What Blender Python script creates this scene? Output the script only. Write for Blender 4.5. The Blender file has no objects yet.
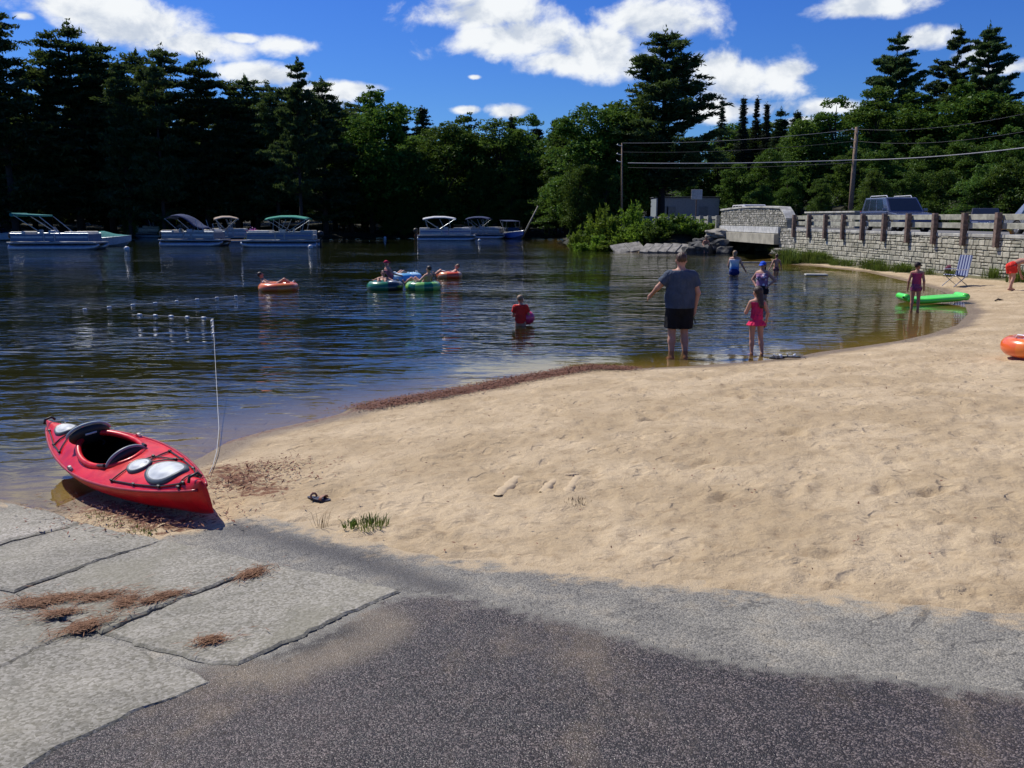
import bpy, bmesh, math, random
import numpy as np
from mathutils import Vector, Matrix, Euler
random.seed(7); rng = np.random.default_rng(11)
R = math.radians; PI = math.pi
sc = bpy.context.scene; COL = sc.collection
# ------------------------------------------------------------------ camera
H = 2.2; F = 900.0; PITCH = math.atan(165.4/F)
cP, sP = math.cos(PITCH), math.sin(PITCH)
cam = bpy.data.cameras.new('camera'); camo = bpy.data.objects.new('camera', cam); COL.objects.link(camo)
camo.location = (0, 0, H); camo.rotation_euler = (PI/2-PITCH, 0, 0)
cam.sensor_width = 36; cam.lens = F*36/1024; cam.clip_start = .05; cam.clip_end = 3000
sc.camera = camo
sc.view_settings.view_transform = 'Standard'; sc.view_settings.look = 'None'; sc.view_settings.exposure = 0
def ray(px, py):
    dx, dy = (px-512)/F, -(py-384)/F
    return Vector((dx, cP+dy*sP, -sP+dy*cP))
def at(px, py, z=0.0):
    d = ray(px, py); t = (z-H)/d.z; return Vector((d.x*t, d.y*t, z))
def xat(px, Y, z=0.0):            # world x of pixel column px at world Y
    return (px-512)/F*(Y*cP+(H-z)*sP)
def yat(py, Y):                   # world z of pixel row py at world Y (centre column)
    d = ray(512, py); return H+d.z*Y/d.y
# ------------------------------------------------------------------ object helpers
def tag(o, label=None, cat=None, group=None, kind=None):
    if label: o['label'] = label
    if cat: o['category'] = cat
    if group: o['group'] = group
    if kind: o['kind'] = kind
    return o
def link(name, me, parent=None):
    o = bpy.data.objects.new(name, me); COL.objects.link(o)
    if parent: o.parent = parent
    return o
def thing(name, loc=(0,0,0), rz=0, label=None, cat=None, group=None):
    o = bpy.data.objects.new(name, None); COL.objects.link(o); o.location = loc; o.rotation_euler = (0,0,rz)
    o.empty_display_size = .2
    return tag(o, label, cat, group)
def copy_tree(o, parent=None):
    c = o.copy(); COL.objects.link(c)
    if parent: c.parent = parent
    for ch in list(o.children): copy_tree(ch, c)
    return c
class MB:
    """collects shapes into one mesh"""
    def __init__(s): s.v = []; s.f = []; s.m = []
    def add(s, vs, fs, mi=0):
        n = len(s.v); s.v += [tuple(v) for v in vs]; s.f += [tuple(i+n for i in f) for f in fs]; s.m += [mi]*len(fs)
    def box(s, c, d, rot=None, mi=0, bev=0.0):
        M = (rot.to_matrix() if isinstance(rot, Euler) else rot) if rot else Matrix.Identity(3)
        bm = bmesh.new(); bmesh.ops.create_cube(bm, size=1)
        for v in bm.verts: v.co = Vector((v.co.x*d[0], v.co.y*d[1], v.co.z*d[2]))
        if bev: bmesh.ops.bevel(bm, geom=bm.edges[:], offset=bev, segments=2, affect='EDGES', profile=.5)
        bm.verts.index_update()
        s.add([M@v.co+Vector(c) for v in bm.verts], [[v.index for v in f.verts] for f in bm.faces], mi); bm.free()
    def tube(s, pts, r, n=8, mi=0, closed=False, cap=True, up=None):
        pts = [Vector(p) for p in pts]; k = len(pts)
        rs = r if isinstance(r, (list, tuple)) else [r]*k
        vs = []; prev = None
        for i, p in enumerate(pts):
            a = pts[(i-1) % k] if (closed or i > 0) else p; b = pts[(i+1) % k] if (closed or i < k-1) else p
            t = (b-a).normalized()
            if prev is None:
                u = Vector((0,0,1)) if abs(t.z) < .9 else Vector((1,0,0)); u = (u-t*u.dot(t)).normalized()
            else:
                u = prev-t*prev.dot(t); u = u.normalized() if u.length > 1e-6 else Vector((1,0,0))
            prev = u; w = t.cross(u)
            rr = rs[i] if isinstance(rs[i], (tuple, list)) else (rs[i], rs[i])
            for j in range(n):
                an = 2*PI*j/n; vs.append(p+u*math.cos(an)*rr[0]+w*math.sin(an)*rr[1])
        fs = []
        for i in range(k if closed else k-1):
            a, b = i*n, ((i+1) % k)*n
            for j in range(n): fs.append((a+j, a+(j+1) % n, b+(j+1) % n, b+j))
        if cap and not closed: fs.append(tuple(range(n-1, -1, -1))); fs.append(tuple(range((k-1)*n, k*n)))
        s.add(vs, fs, mi)
    def prism(s, poly, z0, z1, mi=0):     # poly in xy extruded in z
        n = len(poly); vs = [(x,y,z0) for x,y in poly]+[(x,y,z1) for x,y in poly]
        s.add(vs, [tuple(range(n-1,-1,-1)), tuple(range(n,2*n))]+[(i,(i+1)%n,(i+1)%n+n,i+n) for i in range(n)], mi)
    def sphere(s, c, r, n=10, mi=0, rot=None):
        r = r if isinstance(r, (tuple, list)) else (r,r,r); bm = bmesh.new()
        bmesh.ops.create_uvsphere(bm, u_segments=n*2, v_segments=n, radius=1); bm.verts.index_update()
        M = rot.to_matrix() if rot else Matrix.Identity(3)
        s.add([M@Vector((v.co.x*r[0], v.co.y*r[1], v.co.z*r[2]))+Vector(c) for v in bm.verts], [[v.index for v in f.verts] for f in bm.faces], mi); bm.free()
    def xf(s, M, n0=0):
        for i in range(n0, len(s.v)): s.v[i] = tuple(M@Vector(s.v[i]))
    def build(s, name, mats, parent=None, smooth=False, bevel=0):
        me = bpy.data.meshes.new(name); me.from_pydata(s.v, [], s.f)
        for m in (mats if isinstance(mats, (list, tuple)) else [mats]): me.materials.append(m)
        me.polygons.foreach_set('material_index', s.m)
        if smooth: me.polygons.foreach_set('use_smooth', [True]*len(s.f))
        me.validate(); me.update()
        bm = bmesh.new(); bm.from_mesh(me); bmesh.ops.recalc_face_normals(bm, faces=bm.faces[:]); bm.to_mesh(me); bm.free()
        o = link(name, me, parent)
        if bevel:
            b = o.modifiers.new('bevel', 'BEVEL'); b.width = bevel; b.segments = 2; b.limit_method = 'ANGLE'
        if smooth == 'auto':
            try: me.set_sharp_from_angle(angle=R(35))
            except Exception: pass
        return o
def npmesh(name, V, Fq, mat, parent=None, smooth=False, attrs=None):
    me = bpy.data.meshes.new(name); n, k = Fq.shape
    me.vertices.add(len(V)); me.vertices.foreach_set('co', V.astype(np.float32).ravel())
    me.loops.add(n*k); me.loops.foreach_set('vertex_index', Fq.astype(np.int32).ravel())
    me.polygons.add(n); me.polygons.foreach_set('loop_start', np.arange(n, dtype=np.int32)*k)
    me.polygons.foreach_set('use_smooth', np.full(n, bool(smooth)))
    for m in (mat if isinstance(mat, (list, tuple)) else [mat]): me.materials.append(m)
    for an, arr in (attrs or {}).items():
        a = me.attributes.new(an, 'FLOAT', 'POINT'); a.data.foreach_set('value', arr.astype(np.float32))
    me.update(calc_edges=True)
    return link(name, me, parent)
# ------------------------------------------------------------------ material helpers
class G:
    def __init__(s, name):
        s.m = bpy.data.materials.new(name); s.m.use_nodes = True; s.t = s.m.node_tree; s.t.nodes.clear()
        s.out = s.n('ShaderNodeOutputMaterial')
    def n(s, ty, **kw):
        nd = s.t.nodes.new(ty)
        for k, v in kw.items(): setattr(nd, k, v)
        return nd
    def set(s, sock, v):
        if isinstance(v, bpy.types.NodeSocket): s.t.links.new(v, sock)
        elif isinstance(v, (tuple, list)) and len(v) == 3 and sock.type == 'RGBA': sock.default_value = (*v, 1)
        else: sock.default_value = v
    def coord(s, kind='Object'): return s.n('ShaderNodeTexCoord').outputs[kind]
    def geo(s, k='Position'): return s.n('ShaderNodeNewGeometry').outputs[k]
    def attr(s, name): return s.n('ShaderNodeAttribute', attribute_name=name).outputs['Fac']
    def rand(s): return s.n('ShaderNodeObjectInfo').outputs['Random']
    def map(s, v, scale=(1,1,1), loc=(0,0,0), rot=(0,0,0)):
        nd = s.n('ShaderNodeMapping'); s.set(nd.inputs['Vector'], v); nd.inputs['Scale'].default_value = scale
        nd.inputs['Location'].default_value = loc; nd.inputs['Rotation'].default_value = rot; return nd.outputs[0]
    def noise(s, v, scale, det=4, rough=.55, dist=0, out=0):
        nd = s.n('ShaderNodeTexNoise'); s.set(nd.inputs['Vector'], v); nd.inputs['Scale'].default_value = scale
        nd.inputs['Detail'].default_value = det; nd.inputs['Roughness'].default_value = rough; nd.inputs['Distortion'].default_value = dist
        return nd.outputs[out]
    def voro(s, v, scale, feature='F1', out='Distance', rnd=1):
        nd = s.n('ShaderNodeTexVoronoi', feature=feature); s.set(nd.inputs['Vector'], v); nd.inputs['Scale'].default_value = scale
        nd.inputs['Randomness'].default_value = rnd; return nd.outputs[out]
    def math(s, op, a, b=0.0, c=0.0, clamp=False):
        nd = s.n('ShaderNodeMath', operation=op, use_clamp=clamp); s.set(nd.inputs[0], a); s.set(nd.inputs[1], b); s.set(nd.inputs[2], c); return nd.outputs[0]
    def step(s, v, a, b, lo=0., hi=1., smooth=True):
        nd = s.n('ShaderNodeMapRange', interpolation_type='SMOOTHSTEP' if smooth else 'LINEAR')
        for i, x in enumerate((v, a, b, lo, hi)): s.set(nd.inputs[i], x)
        return nd.outputs[0]
    def ramp(s, v, stops):
        nd = s.n('ShaderNodeValToRGB'); s.set(nd.inputs[0], v); cr = nd.color_ramp
        while len(cr.elements) < len(stops): cr.elements.new(.5)
        for e, (p, c) in zip(cr.elements, stops): e.position = p; e.color = (*c, 1)
        return nd.outputs[0]
    def mix(s, f, a, b, mode='MIX'):
        nd = s.n('ShaderNodeMix', data_type='RGBA', blend_type=mode); s.set(nd.inputs[0], f); s.set(nd.inputs[6], a); s.set(nd.inputs[7], b); return nd.outputs[2]
    def bump(s, h, strength=.5, dist=.01, normal=None):
        nd = s.n('ShaderNodeBump'); s.set(nd.inputs['Height'], h); s.set(nd.inputs['Strength'], strength); nd.inputs['Distance'].default_value = dist
        if normal: s.set(nd.inputs['Normal'], normal)
        return nd.outputs[0]
    def pbr(s, col, rough=.6, bump=None, metal=0, spec=.5, coat=0, trans=0, emit=None):
        p = s.n('ShaderNodeBsdfPrincipled'); s.set(p.inputs['Base Color'], col); s.set(p.inputs['Roughness'], rough)
        p.inputs['Metallic'].default_value = metal; s.set(p.inputs['Specular IOR Level'], spec)
        p.inputs['Coat Weight'].default_value = coat; p.inputs['Transmission Weight'].default_value = trans
        if bump: s.set(p.inputs['Normal'], bump)
        s.surf(p.outputs[0]); return s.m
    def mixs(s, f, a, b):
        nd = s.n('ShaderNodeMixShader'); s.set(nd.inputs[0], f); s.set(nd.inputs[1], a); s.set(nd.inputs[2], b); return nd.outputs[0]
    def surf(s, o): s.t.links.new(o, s.out.inputs[0]); return s.m
_mc = {}
def M(name, col, rough=.5, metal=0, coat=0, var=.12, sc_=6, bump=0.0, spec=.5):
    """plain painted / plastic / cloth surface with slight procedural wear"""
    if name in _mc: return _mc[name]
    g = G(name); c = g.coord(); nz = g.noise(c, sc_, 5, .6)
    lo = tuple(x*(1-var) for x in col); hi = tuple(min(1, x*(1+var)) for x in col)
    f = g.step(nz, .35, .65); base = g.mix(f, lo, hi)
    r = g.step(g.noise(c, sc_*2, 3), .3, .7, rough*.85, min(1, rough*1.15))
    b = g.bump(g.noise(c, sc_*12, 3), bump, .01) if bump else None
    _mc[name] = g.pbr(base, r, b, metal, spec, coat); return _mc[name]
# ------------------------------------------------------------------ numpy noise / geometry
def vnoise(x, y, s, seed=0):
    x = x*s; y = y*s; xi = np.floor(x).astype(np.int64); yi = np.floor(y).astype(np.int64); fx = x-xi; fy = y-yi
    fx = fx*fx*(3-2*fx); fy = fy*fy*(3-2*fy)
    def h(a, b):
        n = (a*374761393+b*668265263+seed*974711) & 0x7fffffff; n = ((n ^ (n >> 13))*1274126177) & 0x7fffffff
        return ((n ^ (n >> 16)) & 0xffff)/65535.0
    return (h(xi,yi)*(1-fx)+h(xi+1,yi)*fx)*(1-fy)+(h(xi,yi+1)*(1-fx)+h(xi+1,yi+1)*fx)*fy
def fbm(x, y, s, o=4, seed=0):
    r = 0; a = .5
    for k in range(o): r = r+a*(vnoise(x, y, s*2**k, seed+k)-.5); a *= .5
    return r
def segdist(x, y, P, closed=False):
    P = [(p[0], p[1]) for p in P]; d = np.full(x.shape, 1e9)
    for (ax, ay), (bx, by) in (zip(P, P[1:]+P[:1]) if closed else zip(P[:-1], P[1:])):
        vx, vy = bx-ax, by-ay; L = vx*vx+vy*vy+1e-12
        t = np.clip(((x-ax)*vx+(y-ay)*vy)/L, 0, 1); d = np.minimum(d, (x-ax-t*vx)**2+(y-ay-t*vy)**2)
    return np.sqrt(d)
def inside(x, y, P):
    c = np.zeros(x.shape, bool); P = [(p[0], p[1]) for p in P]
    for (ax, ay), (bx, by) in zip(P, P[1:]+P[:1]):
        k = (ay > y) != (by > y); c ^= k & (x < (bx-ax)*(y-ay)/((by-ay) if by != ay else 1e-9)+ax)
    return c
def sdist(x, y, P): d = segdist(x, y, P, True); return np.where(inside(x, y, P), d, -d)   # + inside
def sm(a, b, v): t = np.clip((v-a)/(b-a), 0, 1); return t*t*(3-2*t)
# ------------------------------------------------------------------ layout: wall line and shore
Y0 = 31.0
def wl(i):                         # retaining wall line, one post per step
    Y = Y0*(1+.064*i); u = (490-4.6*i)/(1+.064*i); return Vector((u/F*Y*cP, Y, 0))
SHPX = [(0,499),(27,504),(50,510),(91,492),(150,476),(200,458),(229,441),(268,430),(318,419),(366,408),(420,398),(473,389),(512,380),(551,374),(590,367),(620,369),(650,368),(688,366),(747,362),(796,357),(819,352),(864,346),(898,341),(930,334),(957,325),(968,314),(964,303),(940,290),(905,281),(866,272),(834,268.5),(815,266),(792,264.5),(772,262)]
shore = [(-30,-6),(-14,3),(-9,4.6)]+[tuple(at(*p)[:2]) for p in SHPX]
a, b = wl(10.4), wl(15.3)
shore += [(a.x-.6,a.y-1.2),(a.x+.1,a.y),(a.x+14,a.y+4),(a.x+60,a.y+14),(b.x+60,b.y+12),(b.x+14,b.y+2),(b.x+.2,b.y),(b.x-.6,b.y-2.2)]
shore += [tuple(at(*p)[:2]) for p in [(700,252.5),(685,253),(640,252),(615,248),(590,247),(572,246.5),(563,243),(566,240),(560,238),(540,237.2),(500,236.8),(440,237),(400,237.2),(378,237),(350,237.5),(322,238.4),(300,239),(283,238.5),(240,238.2),(190,238.2),(172,238.4),(168,239.5),(159,239.5),(156,235.4),(140,235.4),(138,239.5),(121,239.5),(116,238.3),(60,238),(0,238),(-60,238),(-200,240),(-400,250)]]
shore += [(-120,40)]
shoreP = shore
farref = at(566,240)
def d_shore(x, y): return -sdist(x, y, shoreP)      # + on land
WA, WB = wl(-12), wl(34)
def wallx(y): return WA.x+(WB.x-WA.x)*(y-WA.y)/(WB.y-WA.y)
ROADZ = 1.5
def h0(x, y):
    x = np.asarray(x, float); y = np.asarray(y, float)
    d = d_shore(x, y)
    beach = np.where(d < 8, .085*d, .68+.03*(d-8)); beach = np.minimum(beach, 1.1)
    # gentle fade of slope near the wall
    xr = x-wallx(y)
    far = .35*sm(0, 1.2, d)+np.clip(d, 0, 400)*.055
    bank = np.minimum(.45*np.clip(d, 0, 9), 1.38)
    wfar = sm(70, 80, y)*1.0; wfar = np.maximum(wfar, sm(-22, -30, x))
    wbank = sm(50, 54, y)*(x > 2)
    z = beach*(1-wbank)+bank*wbank
    z = z*(1-wfar)+far*wfar
    # road platform
    rd = sm(.15, .45, xr)*(d > .3)
    hill = ROADZ-.1+.13*np.clip(xr-14, 0, 60)
    z = np.where((d > 0), z*(1-rd)+np.maximum(np.where(wfar > .5, z, 0), hill)*rd, z)
    dep = -np.minimum(.10*(-d), .35+.05*(-d)); dep = np.maximum(dep, -2.6)
    z = np.where(d < 0, dep, z)
    return z
def h1(x, y): return float(h0(np.array([x]), np.array([y]))[0])
def gp(px, py, off=0.0):           # pixel -> point on the ground
    d = ray(px, py); lo, hi = 0.5, 200.0
    ts = np.geomspace(1.5, 160, 900); zs = h0(d.x*ts, d.y*ts)+off-(H+d.z*ts); k = int(np.argmax(zs > 0))
    if k == 0: return at(px, py, 0)
    t = ts[k-1]+(ts[k]-ts[k-1])*(-zs[k-1])/(zs[k]-zs[k-1]+1e-12)
    return Vector((d.x*t, d.y*t, H+d.z*t))
def wp(x, y, z=0.0): return Vector((x, y, z))
# ------------------------------------------------------------------ world: sky and clouds, sun
SUN_AZ = R(47); SUN_EL = R(51)       # azimuth measured from +Y towards -X
sdir = Vector((-math.sin(SUN_AZ)*math.cos(SUN_EL), math.cos(SUN_AZ)*math.cos(SUN_EL), math.sin(SUN_EL)))
w = bpy.data.worlds.new('World'); sc.world = w; w.use_nodes = True; wt = w.node_tree; wt.nodes.clear()
gw = G.__new__(G); gw.t = wt; gw.m = None
gw.out = gw.n('ShaderNodeOutputWorld')
sky = gw.n('ShaderNodeTexSky'); sky.sky_type = 'NISHITA'; sky.sun_disc = False; sky.sun_elevation = SUN_EL; sky.sun_rotation = -SUN_AZ
sky.altitude = 200; sky.air_density = 1.0; sky.dust_density = .3; sky.ozone_density = 2.0
hs = gw.n('ShaderNodeHueSaturation'); hs.inputs['Saturation'].default_value = 1.28; hs.inputs['Value'].default_value = .92; hs.inputs['Hue'].default_value = .512
wt.links.new(sky.outputs[0], hs.inputs['Color'])
vec = gw.n('ShaderNodeNewGeometry').outputs['Incoming']   # for a world: the view direction (reversed)
nv = gw.n('ShaderNodeVectorMath', operation='SCALE'); wt.links.new(vec, nv.inputs[0]); nv.inputs['Scale'].default_value = -1
sx = gw.n('ShaderNodeSeparateXYZ'); wt.links.new(nv.outputs[0], sx.inputs[0])
X_, Y_, Z_ = sx.outputs
az = gw.math('ARCTAN2', X_, Y_); el = gw.math('ARCSINE', Z_)
cmb = gw.n('ShaderNodeCombineXYZ'); wt.links.new(az, cmb.inputs[0]); wt.links.new(gw.math('MULTIPLY', el, 1.35), cmb.inputs[1])
P2 = cmb.outputs[0]
n1 = gw.noise(P2, 16, 8, .58, .25); n2 = gw.noise(P2, 5.5, 5, .5)
def azel(px, py): d = ray(px, py).normalized(); return math.atan2(d.x, d.y), math.asin(d.z)
CL = [ # px, py, half width px, half height px
 (85,8,78,24),(140,28,82,26),(190,44,62,17),(290,45,36,12),(325,92,60,13),(265,75,52,12),(355,88,32,9),(25,16,16,6),
 (480,12,90,24),(520,38,82,26),(600,48,70,28),(655,22,70,30),(640,60,50,20),(560,62,50,16),(750,82,58,30),(712,68,42,24),(780,72,40,14),
 (865,6,62,14),(925,40,34,15),(975,55,36,14),(825,108,42,12),(1005,68,32,10),(505,112,26,9),(468,110,16,5),(475,77,8,3),(800,122,40,8),
 (240,38,22,6),(740,110,70,12),(-120,30,120,40),(-300,80,140,30),(1150,20,120,30),(1320,70,120,26),(1000,-120,200,40),(300,-160,240,50),(700,-300,300,60),(-200,-250,220,60),(60,-90,90,26),(560,-60,90,22),(-60,-230,300,60),(820,-210,300,60),(500,-420,900,110),(100,-480,600,100),(1100,-420,500,90),(-350,-330,300,90)]  # entries far above the frame: unseen clouds added to pale the water reflections
dens = None
for (px, py, wx, wy) in CL:
    wx *= 1.13; wy *= 1.15; a0, e0 = azel(px, py); a1, _ = azel(px+wx, py); _, e1 = azel(px, py-wy)
    sx_, sy_ = 1/abs(a1-a0), 1/abs(e1-e0)
    u = gw.math('MULTIPLY', gw.math('SUBTRACT', az, a0), sx_); v = gw.math('MULTIPLY', gw.math('SUBTRACT', el, e0), sy_)
    r = gw.math('SQRT', gw.math('ADD', gw.math('MULTIPLY', u, u), gw.math('MULTIPLY', v, v)))
    q = gw.math('SUBTRACT', 1.0, r)
    dens = q if dens is None else gw.math('MAXIMUM', dens, q)
dens = gw.math('MAXIMUM', dens, -1.2)
# noise grows softer away from the blobs; edges billow
dd = gw.math('ADD', dens, gw.math('MULTIPLY', gw.math('SUBTRACT', n1, .5), 2.3))
dd = gw.math('ADD', dd, gw.math('MULTIPLY', gw.math('SUBTRACT', n2, .5), 1.0))
cov = gw.step(dd, .0, .62)
cv = gw.math('MULTIPLY', cov, gw.step(el, -.01, .05))
# shade: undersides slightly grey, by the density taken a little higher up
n3 = gw.noise(gw.map(P2, (1,1,1), (.0,.03,0)), 16, 8, .58, .25)
shd = gw.step(gw.math('ADD', gw.math('MULTIPLY', gw.math('SUBTRACT', n3, n1), 4.0), gw.math('MULTIPLY', dd, .28)), -.2, .9)
ccol = gw.mix(shd, (9.6,9.9,10.2), (6.0,6.7,7.9))
tint = gw.mix(gw.step(el, .0, .34), (.36,.66,1.12), (.40,.70,1.25))
skb = gw.mix(1.0, hs.outputs[0], tint, 'MULTIPLY')
skc = gw.mix(cv, skb, ccol)
bg = gw.n('ShaderNodeBackground'); wt.links.new(skc, bg.inputs[0]); bg.inputs[1].default_value = .095
wt.links.new(bg.outputs[0], gw.out.inputs[0])
sl = bpy.data.lights.new('sun', 'SUN'); sl.energy = 5.0; sl.angle = R(.5); sl.color = (1, .95, .86)
so = bpy.data.objects.new('sun', sl); COL.objects.link(so); so.rotation_euler = sdir.to_track_quat('Z', 'Y').to_euler(); so.location = (0,0,50)
# ------------------------------------------------------------------ ground regions (world polygons)
def gpoly(pts): return [tuple(gp(*p)[:2]) for p in pts]
upper = [(60,518),(100,532),(150,538),(182,531),(205,525),(258,513),(300,522),(350,537),(450,557),(600,574),(750,588),(900,600),(1024,612),(1150,628)]
ASP = gpoly([(0,501),(30,507)]+upper)
ASP = [(-12,1),(-9,4.3)]+ASP+[(ASP[-1][0]+8, ASP[-1][1]-1.2),(20,-3),(-12,-3)]
dark_top = [(268,655),(300,640),(360,612),(402,594),(455,594),(520,606),(580,621),(650,641),(720,655),(790,667),(900,680),(1024,692),(1150,705)]
DRK = gpoly(dark_top); DRK = [(-12,-1),(-5,3.0)]+[tuple(gp(60,680)[:2]), tuple(gp(180,668)[:2])]+DRK+[(DRK[-1][0]+8,DRK[-1][1]-1.0),(20,-3),(-12,-3)]
# ------------------------------------------------------------------ polar grid
NA, NR = 760, 640
ang = np.radians(np.linspace(-78, 78, NA)); rad = np.geomspace(1.3, 620, NR)
AA, RR = np.meshgrid(ang, rad); GX = (RR*np.sin(AA)).ravel(); GY = (RR*np.cos(AA)).ravel()
ix = np.arange(NA*NR).reshape(NR, NA)
GF = np.stack([ix[:-1,:-1].ravel(), ix[:-1,1:].ravel(), ix[1:,1:].ravel(), ix[1:,:-1].ravel()], 1)
GD = d_shore(GX, GY); GZ0 = h0(GX, GY)
near = np.hypot(GX, GY) < 60
GASP = sdist(GX, GY, ASP); GDRK = sdist(GX, GY, DRK)
def sub(mask, z, name, mat, attrs, smooth=True):
    fm = mask[GF].all(1) if name != 'lake_water' else mask[GF].any(1)
    Fs = GF[fm]; used = np.unique(Fs); re = np.full(len(GX), -1); re[used] = np.arange(len(used))
    V = np.stack([GX[used], GY[used], z[used]], 1)
    return npmesh(name, V, re[Fs], mat, None, smooth, {k: v[used] for k, v in attrs.items()})
# sand relief: noise, footprints, tracks
sand_m = sm(.25, 1.0, GD)*(GY < 60)*(GX < wallx(GY))
amp = sand_m*sm(50, 25, np.hypot(GX, GY))
gz = GZ0.copy()
gz += amp*(.035*fbm(GX, GY, .9, 3, 3)+.028*fbm(GX, GY, 3.2, 3, 9)+.05*fbm(GX, GY, 10, 3, 5))
fr = np.random.default_rng(5)
fpx = []
for k in range(5200):
    x = fr.uniform(-4, 17); y = fr.uniform(4, 34); fpx.append((x, y, fr.uniform(0, PI)))
nearidx = np.where((amp > .05) & (np.hypot(GX, GY) < 40))[0]
cell = {}
kx = np.floor(GX[nearidx]).astype(int); ky = np.floor(GY[nearidx]).astype(int)
order = np.lexsort((ky, kx)); nearidx = nearidx[order]; kx = kx[order]; ky = ky[order]
keys = kx*1000+ky; uq, st = np.unique(keys, return_index=True); st = list(st)+[len(keys)]
cell = {int(u): nearidx[st[i]:st[i+1]] for i, u in enumerate(uq)}
for (x, y, a) in fpx:
    ca, sa = math.cos(a), math.sin(a); dep = fr.uniform(.006, .020)
    for cx in (int(math.floor(x-.3)), int(math.floor(x+.3))):
        for cy in (int(math.floor(y-.3)), int(math.floor(y+.3))):
            if (cx == int(math.floor(x-.3)) and cy == int(math.floor(y-.3))) or cx != int(math.floor(x-.3)) or cy != int(math.floor(y-.3)):
                pass
            id_ = cell.get(cx*1000+cy)
            if id_ is None: continue
            dx = GX[id_]-x; dy = GY[id_]-y; u = (dx*ca+dy*sa)/.15; v = (-dx*sa+dy*ca)/.065; r2 = u*u+v*v
            gz[id_] += amp[id_]*dep*.5*(-np.exp(-r2*1.2)*1.2+.45*np.exp(-((np.sqrt(r2)-1.5)**2)*5))
# asphalt area: sink sand under the sheets, keep a soft lip
ina = sm(-.02, .16, GASP+.10*fbm(GX, GY, 3.1, 3, 21))
gz = gz*(1-ina)+(GZ0-.03)*ina
WRK = [tuple(at(*p)[:2]) for p in [(225,443),(268,432),(318,421),(366,410)]]; WRK2 = [tuple(at(*p)[:2]) for p in [(366,409),(420,400),(473,391),(512,383),(551,376),(590,369),(622,371)]]
wr2 = segdist(GX, GY, WRK2); gz += .035*np.exp(-(wr2/.20)**2)*(GY < 40)*(.5+vnoise(GX, GY, 6, 4))
wrack = np.maximum(np.exp(-(segdist(GX, GY, WRK)/.18)**2)*.55, np.exp(-(wr2/.27)**2))
scr = segdist(GX, GY, gpoly([(100,505),(150,520),(185,530)])); wrack = np.maximum(wrack, .6*np.exp(-(scr/.3)**2)); scr2 = segdist(GX, GY, gpoly([(222,470),(240,480),(268,492)])); wrack = np.maximum(wrack, .6*np.exp(-(scr2/.35)**2))
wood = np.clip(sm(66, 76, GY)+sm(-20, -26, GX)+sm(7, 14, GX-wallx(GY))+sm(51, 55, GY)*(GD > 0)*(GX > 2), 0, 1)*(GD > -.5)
# grass by the wall foot
xr = wallx(GX*0+GY)-GX
grassy = np.exp(-((xr-.2)/.55)**2)*(GD > 0)*(GY < 56)*(GY > 12)
grassy = np.maximum(grassy, sm(2.2, .6, np.hypot(GX-wl(10).x+1.0, GY-wl(9.8).y))*(GD > .05))
# sand material
g = G('sand'); p = g.geo()
dd_ = g.attr('shore'); wd = g.attr('wood'); wk = g.attr('wrack'); gr = g.attr('grassy')
nA = g.noise(p, 1.1, 5, .6); nB = g.noise(p, 9, 6, .65); nC = g.noise(p, 160, 3, .7)
c = g.mix(g.step(nA, .35, .68), (.44,.335,.20), (.60,.475,.305))
c = g.mix(g.math('MULTIPLY', g.step(nB, .48, .72), .55), c, (.27,.185,.10))
c = g.mix(g.math('MULTIPLY', g.step(nC, .4, .66), .45), c, (.30,.21,.125))
grit = g.math('MULTIPLY', g.step(g.voro(p, 26), .13, .05), g.step(g.noise(p, 3.1, 3), .5, .62))
c = g.mix(g.math('MULTIPLY', grit, .8), c, (.10,.055,.03))
grit2 = g.step(g.voro(p, 75), .14, .06); c = g.mix(g.math('MULTIPLY', grit2, .5), c, (.16,.10,.06))
wn = g.math('ADD', dd_, g.math('MULTIPLY', g.math('SUBTRACT', nA, .5), .5))
wet = g.step(wn, .50, .16)
c = g.mix(g.math('MULTIPLY', wet, .8), c, (.16,.11,.06))
wkn = g.step(g.math('ADD', wk, g.math('MULTIPLY', g.math('SUBTRACT', g.noise(p, 14, 5, .7), .5), 1.1)), .45, .62)
c = g.mix(g.math('MULTIPLY', wkn, .9), c, g.mix(g.noise(p, 60, 3), (.10,.035,.018), (.22,.10,.055)))
gn = g.step(g.math('ADD', gr, g.math('MULTIPLY', g.math('SUBTRACT', nB, .5), .9)), .35, .6); c = g.mix(g.math('MULTIPLY', gn, .8), c, (.06,.075,.025))
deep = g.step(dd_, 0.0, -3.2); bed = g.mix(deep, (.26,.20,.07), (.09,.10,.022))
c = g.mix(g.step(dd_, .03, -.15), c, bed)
c = g.mix(wd, c, g.mix(g.step(nB, .4, .6), (.010,.012,.006), (.03,.03,.015)))  # wood floor near black: deep shade under the trees put into the colour
c = g.mix(g.math('MULTIPLY', g.step(g.noise(p, 34, 5, .75, .6), .52, .68), g.math('MULTIPLY', g.step(dd_, .2, .6), .28)), c, (.25,.18,.105))
hgt = g.math('ADD', g.math('MULTIPLY', g.noise(p, 20, 6, .72, .4), .75), g.math('MULTIPLY', nC, .14))
hgt = g.math('ADD', hgt, g.math('MULTIPLY', g.noise(p, 7, 3, .6, .8), .9))
pd = g.n('ShaderNodeVectorMath', operation='ADD'); g.set(pd.inputs[0], g.map(p, (1,.75,1), rot=(0,0,.4))); g.set(pd.inputs[1], g.n('ShaderNodeVectorMath', operation='SCALE').outputs[0])
wv = g.n('ShaderNodeTexNoise'); g.set(wv.inputs['Vector'], p); wv.inputs['Scale'].default_value = 5; wsc = g.n('ShaderNodeVectorMath', operation='SCALE'); g.set(wsc.inputs[0], wv.outputs['Color']); wsc.inputs['Scale'].default_value = .22; g.t.links.new(wsc.outputs[0], pd.inputs[1])
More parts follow.
